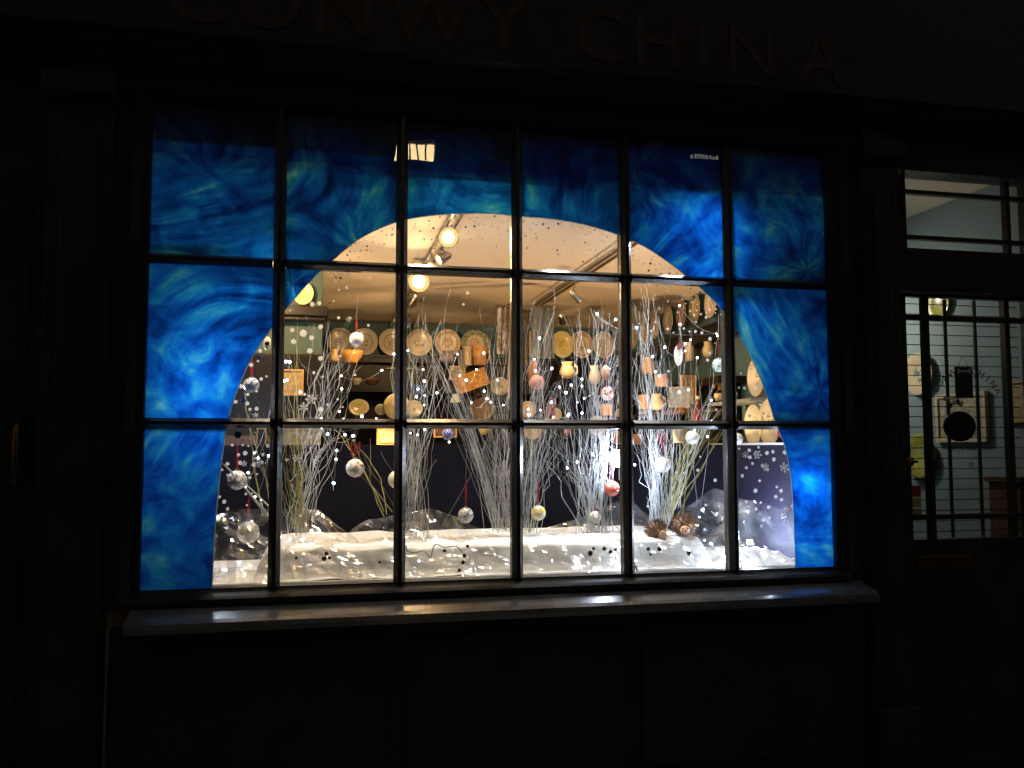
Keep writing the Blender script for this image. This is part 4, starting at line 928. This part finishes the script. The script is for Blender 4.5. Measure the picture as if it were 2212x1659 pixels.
# dresser crockery
plate(775, 880, 22, 18, 3.98, 'yellow', 'bright oval yellow dish on the dark dresser'); plate(822, 885, 12, 12, 3.98, 'band', 'small round cream saucer beside the large yellow plate'); plate(857, 879, 29, 29, 3.96, 'yellow', 'large pale yellow plate half behind the second bar'); plate(894, 883, 19, 18, 3.94, 'cream', 'cream ribbed plate right of the second bar')
plate(655, 634, 22, 26, 1.86, 'yellow', 'yellow plate standing on the black mantel shelf')
plate(1040, 880, 27, 30, 2.9, 'brownp', 'large dark brown round tray in the middle of the shop')
for px, py, r, k, lab in ((1140, 885, 18, 'autumn', 'patterned plate behind grey twigs on the low shelf'), (1200, 895, 14, 'yellow', 'small yellow plate near the red toy'), (1345, 900, 20, 'cream', 'cream plate behind the fourth bar low down'), (1395, 905, 20, 'white', 'white plate low among the white branches'), (1080, 835, 20, 'cream', 'cream plate behind the upright white sprays'), (1290, 920, 22, 'band', 'banded plate behind the silver fan'), (1150, 930, 20, 'band', 'banded plate on the counter by the middle bar')):
    plate(px, py, r, r, 3.6, k, lab)

BOWL = [(.001, 0), (.5, 0), (.52, .06), (.85, .5), (1, 1), (.96, 1), (.8, .52), (.45, .1), (.001, .08)]
def bowl(px, py, w_, h_, Y, mat, label, name='bowl', prof=BOWL, cat=None, handle=False):
    c = P(px, py + h_ / 2, Y); s_ = M(c); t = MB().lathe(prof, 22).build(name, mat, smooth=True); t.location = c; t.scale = (w_ / 2 * s_, w_ / 2 * s_, h_ * s_)
    if handle:
        h = MB().tube([(.95, 0, .8), (1.35, 0, .72), (1.4, 0, .4), (.92, 0, .2)], .09, 6).build('handle', mat, t, smooth=True)
    return tag(t, label, cat or name)
CUP = [(.001, 0), (.8, 0), (.88, .06), (.95, .5), (1, 1), (.92, 1), (.85, .5), (.7, .1), (.001, .08)]
JUG = [(.001, 0), (.6, 0), (.9, .2), (1, .4), (.75, .7), (.62, .85), (.8, 1), (.72, 1), (.55, .85), (.001, .6)]
bowl(757, 771, 56, 26, 3.2, m_orange, 'glowing orange bowl below the white and red bauble')
bowl(722, 768, 24, 26, 3.2, m_ochre, 'small ochre jar left of the orange bowl', 'jar', JUG)
bowl(770, 824, 24, 14, 4.0, m_creamg, 'small cream bowl, left of two on the dresser shelf'); bowl(803, 824, 38, 14, 4.0, m_brown, 'wide brown bowl, right of two on the dresser shelf')
bowl(862, 805, 62, 16, 3.3, m_creamg, 'cream cake stand crossing the second bar', 'cake_stand', [(.001, 0), (.4, 0), (.3, .1), (.1, .5), (.12, .85), (.95, .9), (1, 1), (.001, 1)])
bowl(1012, 769, 20, 40, 2.8, m_creamg, 'tall cream mug beside the orange patterned one', 'mug', CUP); bowl(1037, 769, 30, 40, 2.75, m_orange, 'orange patterned mug on the middle shelf', 'mug', CUP, handle=True)
bowl(967, 770, 36, 24, 2.9, pr('lilac_glaze', (.42, .36, .42), .3), 'lilac grey jar on the middle shelf', 'jar', JUG); bowl(1000, 775, 22, 38, 2.9, pr('grey_glaze', (.32, .30, .32), .3), 'grey pot between the lilac jar and the mugs', 'pot', CUP)
bowl(984, 860, 24, 18, 2.8, em('shade_glow', (1, .7, .3), .9), 'small lit table lamp shade low in the shop', 'lamp_shade', [(1, 0), (.4, 1), (.36, 1), (.96, 0)])
bowl(1430, 822, 32, 26, 2.2, pr('pink_glaze', (.55, .36, .30), .3), 'pinkish cup tipped beside the white branches', 'cup', CUP)
bowl(1475, 875, 30, 40, 2.4, m_ochre, 'golden yellow jar behind the white picture card', 'jar', JUG)
bowl(1418, 868, 30, 34, 2.2, m_creamg, 'cream jug with yellow lemon low by the branches', 'jug', JUG, handle=True); bowl(1390, 868, 20, 30, 2.2, m_face, 'terracotta pot beside the cream jug', 'pot', CUP)
bowl(1310, 885, 28, 24, 2.4, m_ochre, 'ochre pot left of the fourth bar', 'pot', CUP); bowl(1345, 860, 22, 40, 2.4, m_creamg, 'cream vase behind the fourth bar', 'vase', JUG)
bowl(1560, 880, 40, 16, 1.9, m_brown, 'brown wooden bowl right of the dried stems'); bowl(1578, 902, 22, 20, 1.7, m_orange, 'orange cup beside the last bar', 'cup', CUP)
bowl(1470, 940, 34, 30, 1.6, m_white, 'white cup with painted flower above the backing board', 'cup', CUP, handle=True); bowl(1375, 950, 22, 24, 1.5, m_face, 'peach pot at the foot of the white branches', 'pot', CUP)
bowl(1330, 945, 20, 26, 1.5, m_ochre, 'yellow cup above the bright floodlight', 'cup', CUP)
bowl(1045, 930, 26, 18, 2.3, pr('lemon_glaze', (.75, .62, .2), .3), 'lemon yellow bowl on the counter edge'); bowl(1225, 935, 30, 24, 2.3, m_brown, 'brown bird shaped pot on the counter', 'pot', JUG)
bowl(905, 845, 40, 26, 3.4, m_blue, 'cobalt blue bowl behind the dense twigs'); bowl(1225, 800, 34, 36, 3.2, m_creamg, 'cream jug on the shelf under the yellow plate', 'jug', JUG, handle=True)
bowl(1150, 800, 26, 40, 3.2, m_face, 'terracotta vase behind the textured bauble', 'vase', JUG); bowl(1285, 810, 26, 40, 3.0, m_white, 'white vase behind the silver branches', 'vase', JUG)
bowl(1590, 760, 20, 26, 1.9, m_brown, 'brown jug high on the right wall shelf', 'jug', JUG); bowl(1530, 755, 26, 34, 2.2, m_creamg, 'cream patterned jar on the right wall shelf', 'jar', JUG); bowl(1490, 760, 22, 40, 2.5, m_creamg, 'pale cylinder vase on the right wall shelf', 'vase', CUP)
bowl(1400, 790, 30, 36, 2.6, m_ochre, 'ochre vase behind white twigs at the right wall', 'vase', JUG)

def framed(px, py, w_, h_, Y, label, fm, pm, name='framed_picture', cat='picture', rz=0, tilt=0, motif=None, P3=None):
    c = P3 or P(px, py, Y); s_ = M(c); W, H = w_ * s_ / 2, h_ * s_ / 2; t = thing(name, label, cat, c, rz=rz)
    b = max(.006, min(W, H) * .16); f = MB(); f.box((-W, -.012, -H), (W, .012, -H + b)); f.box((-W, -.012, H - b), (W, .012, H)); f.box((-W, -.012, -H + b), (-W + b, .012, H - b)); f.box((W - b, -.012, -H + b), (W, .012, H - b))
    o = f.build('frame', fm, t); q = MB().box((-W + b, -.003, -H + b), (W - b, .008, H - b)).build('print', pm, t)
    if motif: MB().ball((0, -.006, 0), min(W, H) * .4, 10, 6, (1, .15, 1)).build('motif', motif, t)
    t.rotation_euler[0] = tilt; return t
m_print1 = pr('ochre_print', (.62, .42, .16), .6, var=.5, scale=45, col2=(.25, .17, .08)); m_print2 = pr('pale_print', (.60, .52, .36), .6, var=.6, scale=38, col2=(.22, .22, .16)); m_printw = pr('white_card_print', (.84, .84, .80), .6, var=.4, scale=55, col2=(.55, .54, .5)); m_gold = pr('gilt_frame', (.62, .36, .10), .4, var=.3)
framed(632, 826, 46, 56, 1.74, 'yellow picture leaning above the fireplace shelf', m_gold, m_print1)
framed(650, 946, 84, 48, 1.70, 'wide orange framed picture under the fireplace shelf', m_gold, m_print2)
framed(834, 944, 40, 36, 2.02, 'small gilt framed picture on the black counter', m_gold, m_print2)
framed(988, 806, 34, 30, 2.9, 'small square cream tile picture below the lilac jar', m_creamg, m_print2)
framed(1468, 858, 44, 44, 1.35, 'square white card with tree drawing beside the olive twigs', m_printw, m_printw, name='greeting_card', cat='card', rz=-.1)
framed(1487, 841, 34, 60, 1.75, 'tall golden framed picture behind the white card', m_gold, m_print1)
framed(962, 925, 50, 40, 2.06, 'orange lattice framed picture behind the steep silver twigs', m_gold, m_brown)
framed(565, 945, 20, 40, 1.7, 'small gilt frame by the painted left edge', m_gold, m_dark)
# slanted orange patterned tray and its stand
c = P(1018, 822, 2.5); t = thing('printed_tray', 'orange and yellow patterned tray lying on a sloping stand', 'tray', c)
o = MB().box((-.12, -.075, -.008), (.12, .075, .0)).build('tray', pr('orange_print', (.80, .52, .12), .5, scale=42, col2=(.34, .08, .02), stretch=(1, 1, 1)), t, bevel=.004); o.rotation_euler = (math.radians(62), math.radians(-20), math.radians(-10))
o = MB().box((-.14, -.012, -.03), (.14, .012, -.0)).build('stand', m_dark, t); o.location = (.0, .0, -.12); o.rotation_euler = (0, math.radians(-22), 0)
# hanging textiles
def textile(px0, px1, py0, py1, Y, mat, label, name='hanging_cloth'):
    a, b = P(px0, py0, Y), P(px1, py1, Y); t = thing(name, label, 'textile', ((a.x + b.x) / 2, Y, a.z))
    W, H = (b.x - a.x) / 2, a.z - b.z
    cloth_grid(lambda u, v: (-W + 2 * W * u, .012 * math.sin(u * 14 + v * 2) + .006 * math.sin(u * 31), -H * v), 26, 10).build('cloth', mat, t, smooth=True)
    MB().tube([(-W - .01, .0, .006), (W + .01, .0, .006)], .006, 6).build('rod', m_brown, t)
textile(1148, 1197, 662, 775, 2.2, pr('grey_green_weave', (.22, .26, .20), .9, scale=55, col2=(.12, .13, .16), stretch=(3, 1, .6)), 'grey green patterned cloth hanging right of the middle bar')
textile(1120, 1144, 672, 790, 2.25, pr('olive_stripe', (.34, .28, .12), .9, scale=60, col2=(.06, .04, .03)), 'narrow olive and black cloth beside the middle bar')
textile(1073, 1097, 664, 765, 2.2, pr('black_white_blotch', (.70, .62, .5), .9, scale=26, col2=(.015, .015, .02), var=.1), 'black and white blotched cloth left of the middle bar')
textile(1098, 1112, 660, 860, 2.2, pr('ochre_strip', (.55, .36, .10), .9, scale=50, col2=(.4, .2, .05)), 'narrow ochre strip of cloth left of the middle bar')
# yellow flowers and a red toy, bottle
c = P(1558, 834, 1.8); t = thing('flower_arrangement', 'bright yellow flowers in a low pot beside the last bar', 'flowers', c)
MB().lathe([(x * .05, -.10 + y * .05) for x, y in CUP], 16).build('pot', m_creamg, t, smooth=True)
for _ in range(22):
    d = Vector((random.gauss(0, .035), random.gauss(0, .03), random.uniform(-.03, .05))); f = MB()
    for k in range(6):
        a = k * PI / 3 + random.random(); f.add([d, d + Vector((math.cos(a - .4) * .012, -.004, math.sin(a - .4) * .012)), d + Vector((math.cos(a) * .02, -.008, math.sin(a) * .02)), d + Vector((math.cos(a + .4) * .012, -.004, math.sin(a + .4) * .012))], [(0, 1, 2, 3)])
    f.build('bloom', m_bloom if 'm_bloom' in globals() else globals().setdefault('m_bloom', pr('yellow_petal', (.80, .48, .03), .6, trans=.3, var=.3)), t)
c = P(1190, 886, 1.6); t = thing('toy_bird', 'red and gold carved bird among the grey twigs', 'figurine', c)
MB().ball((0, 0, 0), .045, 12, 8, (.75, .6, 1.2)).ball((.01, -.01, .055), .024, 10, 7).build('body', pr('red_lacquer', (.42, .03, .02), .3, scale=20, col2=(.15, .01, .01)), t, smooth=True)
MB().prism([(-.012, .05), (-.03, .046), (-.012, .042)], .006, .014).build('beak', m_gold, t); MB().ball((0, 0, -.07), .045, 12, 6, (1.1, .8, .45)).build('base', m_gold, t, smooth=True)
c = P(1508, 890, 1.7); t = thing('bottle', 'dark red ribbed bottle under the golden frame', 'bottle', c)
MB().lathe([(.001, -.06), (.03, -.06), (.033, -.05), (.033, .02), (.012, .05), (.012, .085), (.001, .085)], 16).build('glass_body', pr('dark_red_glass', (.16, .01, .02), .15), t, smooth=True); MB().lathe([(.014, .0855), (.014, .105), (.001, .105)], 12).build('cap', m_white, t)
c = P(1690, 934, .12); t = thing('felt_star', 'small red felt flower fixed at the edge of the blue paint', 'decoration', c)
for k in range(6):
    a = k * PI / 3; MB().ball((.016 * math.cos(a), 0, .016 * math.sin(a)), .011, 8, 6, (1, .6, 1)).build('petal', pr('red_felt', (.7, .03, .05), .8) if k == 0 else bpy.data.materials['red_felt'], t, smooth=True)

# ------------------------------------------------------------------ passage wall things, seen through the door
def pwall(px, py, r, kind, label):
    c = PX(px, py, 4.287); o = PLM.build('plate', PM[kind], smooth=True); o.location = c; R = r * M(c); o.scale = (R, R, R); o.rotation_euler = (0, 0, -PI / 2); tag(o, label, 'plate', 'plates on the passage wall')
pwall(1988, 808, 46, 'teal', 'cream plate with teal fern high on the passage wall'); pwall(1992, 985, 48, 'lime', 'yellow green plate low on the passage wall'); pwall(2030, 655, 34, 'lime', 'green speckled plate at the top of the door glass')
framed(0, 0, 150, 106, 0, 'large framed picture on the passage wall behind the oval plaque', m_creamg, m_print2, rz=-PI / 2, P3=PX(2076, 902, 4.287))
framed(0, 0, 60, 90, 0, 'yellow floral picture at the far right of the door glass', m_gold, m_print1, rz=-PI / 2, P3=PX(2200, 868, 4.287))
cb_ = thing('cabinet', 'brown wooden cabinet low behind the door glass', 'cabinet', (4.12, .42, 0))
MB().box((.02, -.26, 0), (.17, -.04, 1.36)).build('carcass', m_brown, cb_, bevel=.006); MB().box((.005, -.27, 1.361), (.175, -.03, 1.39)).build('top', m_brown, cb_, bevel=.004)
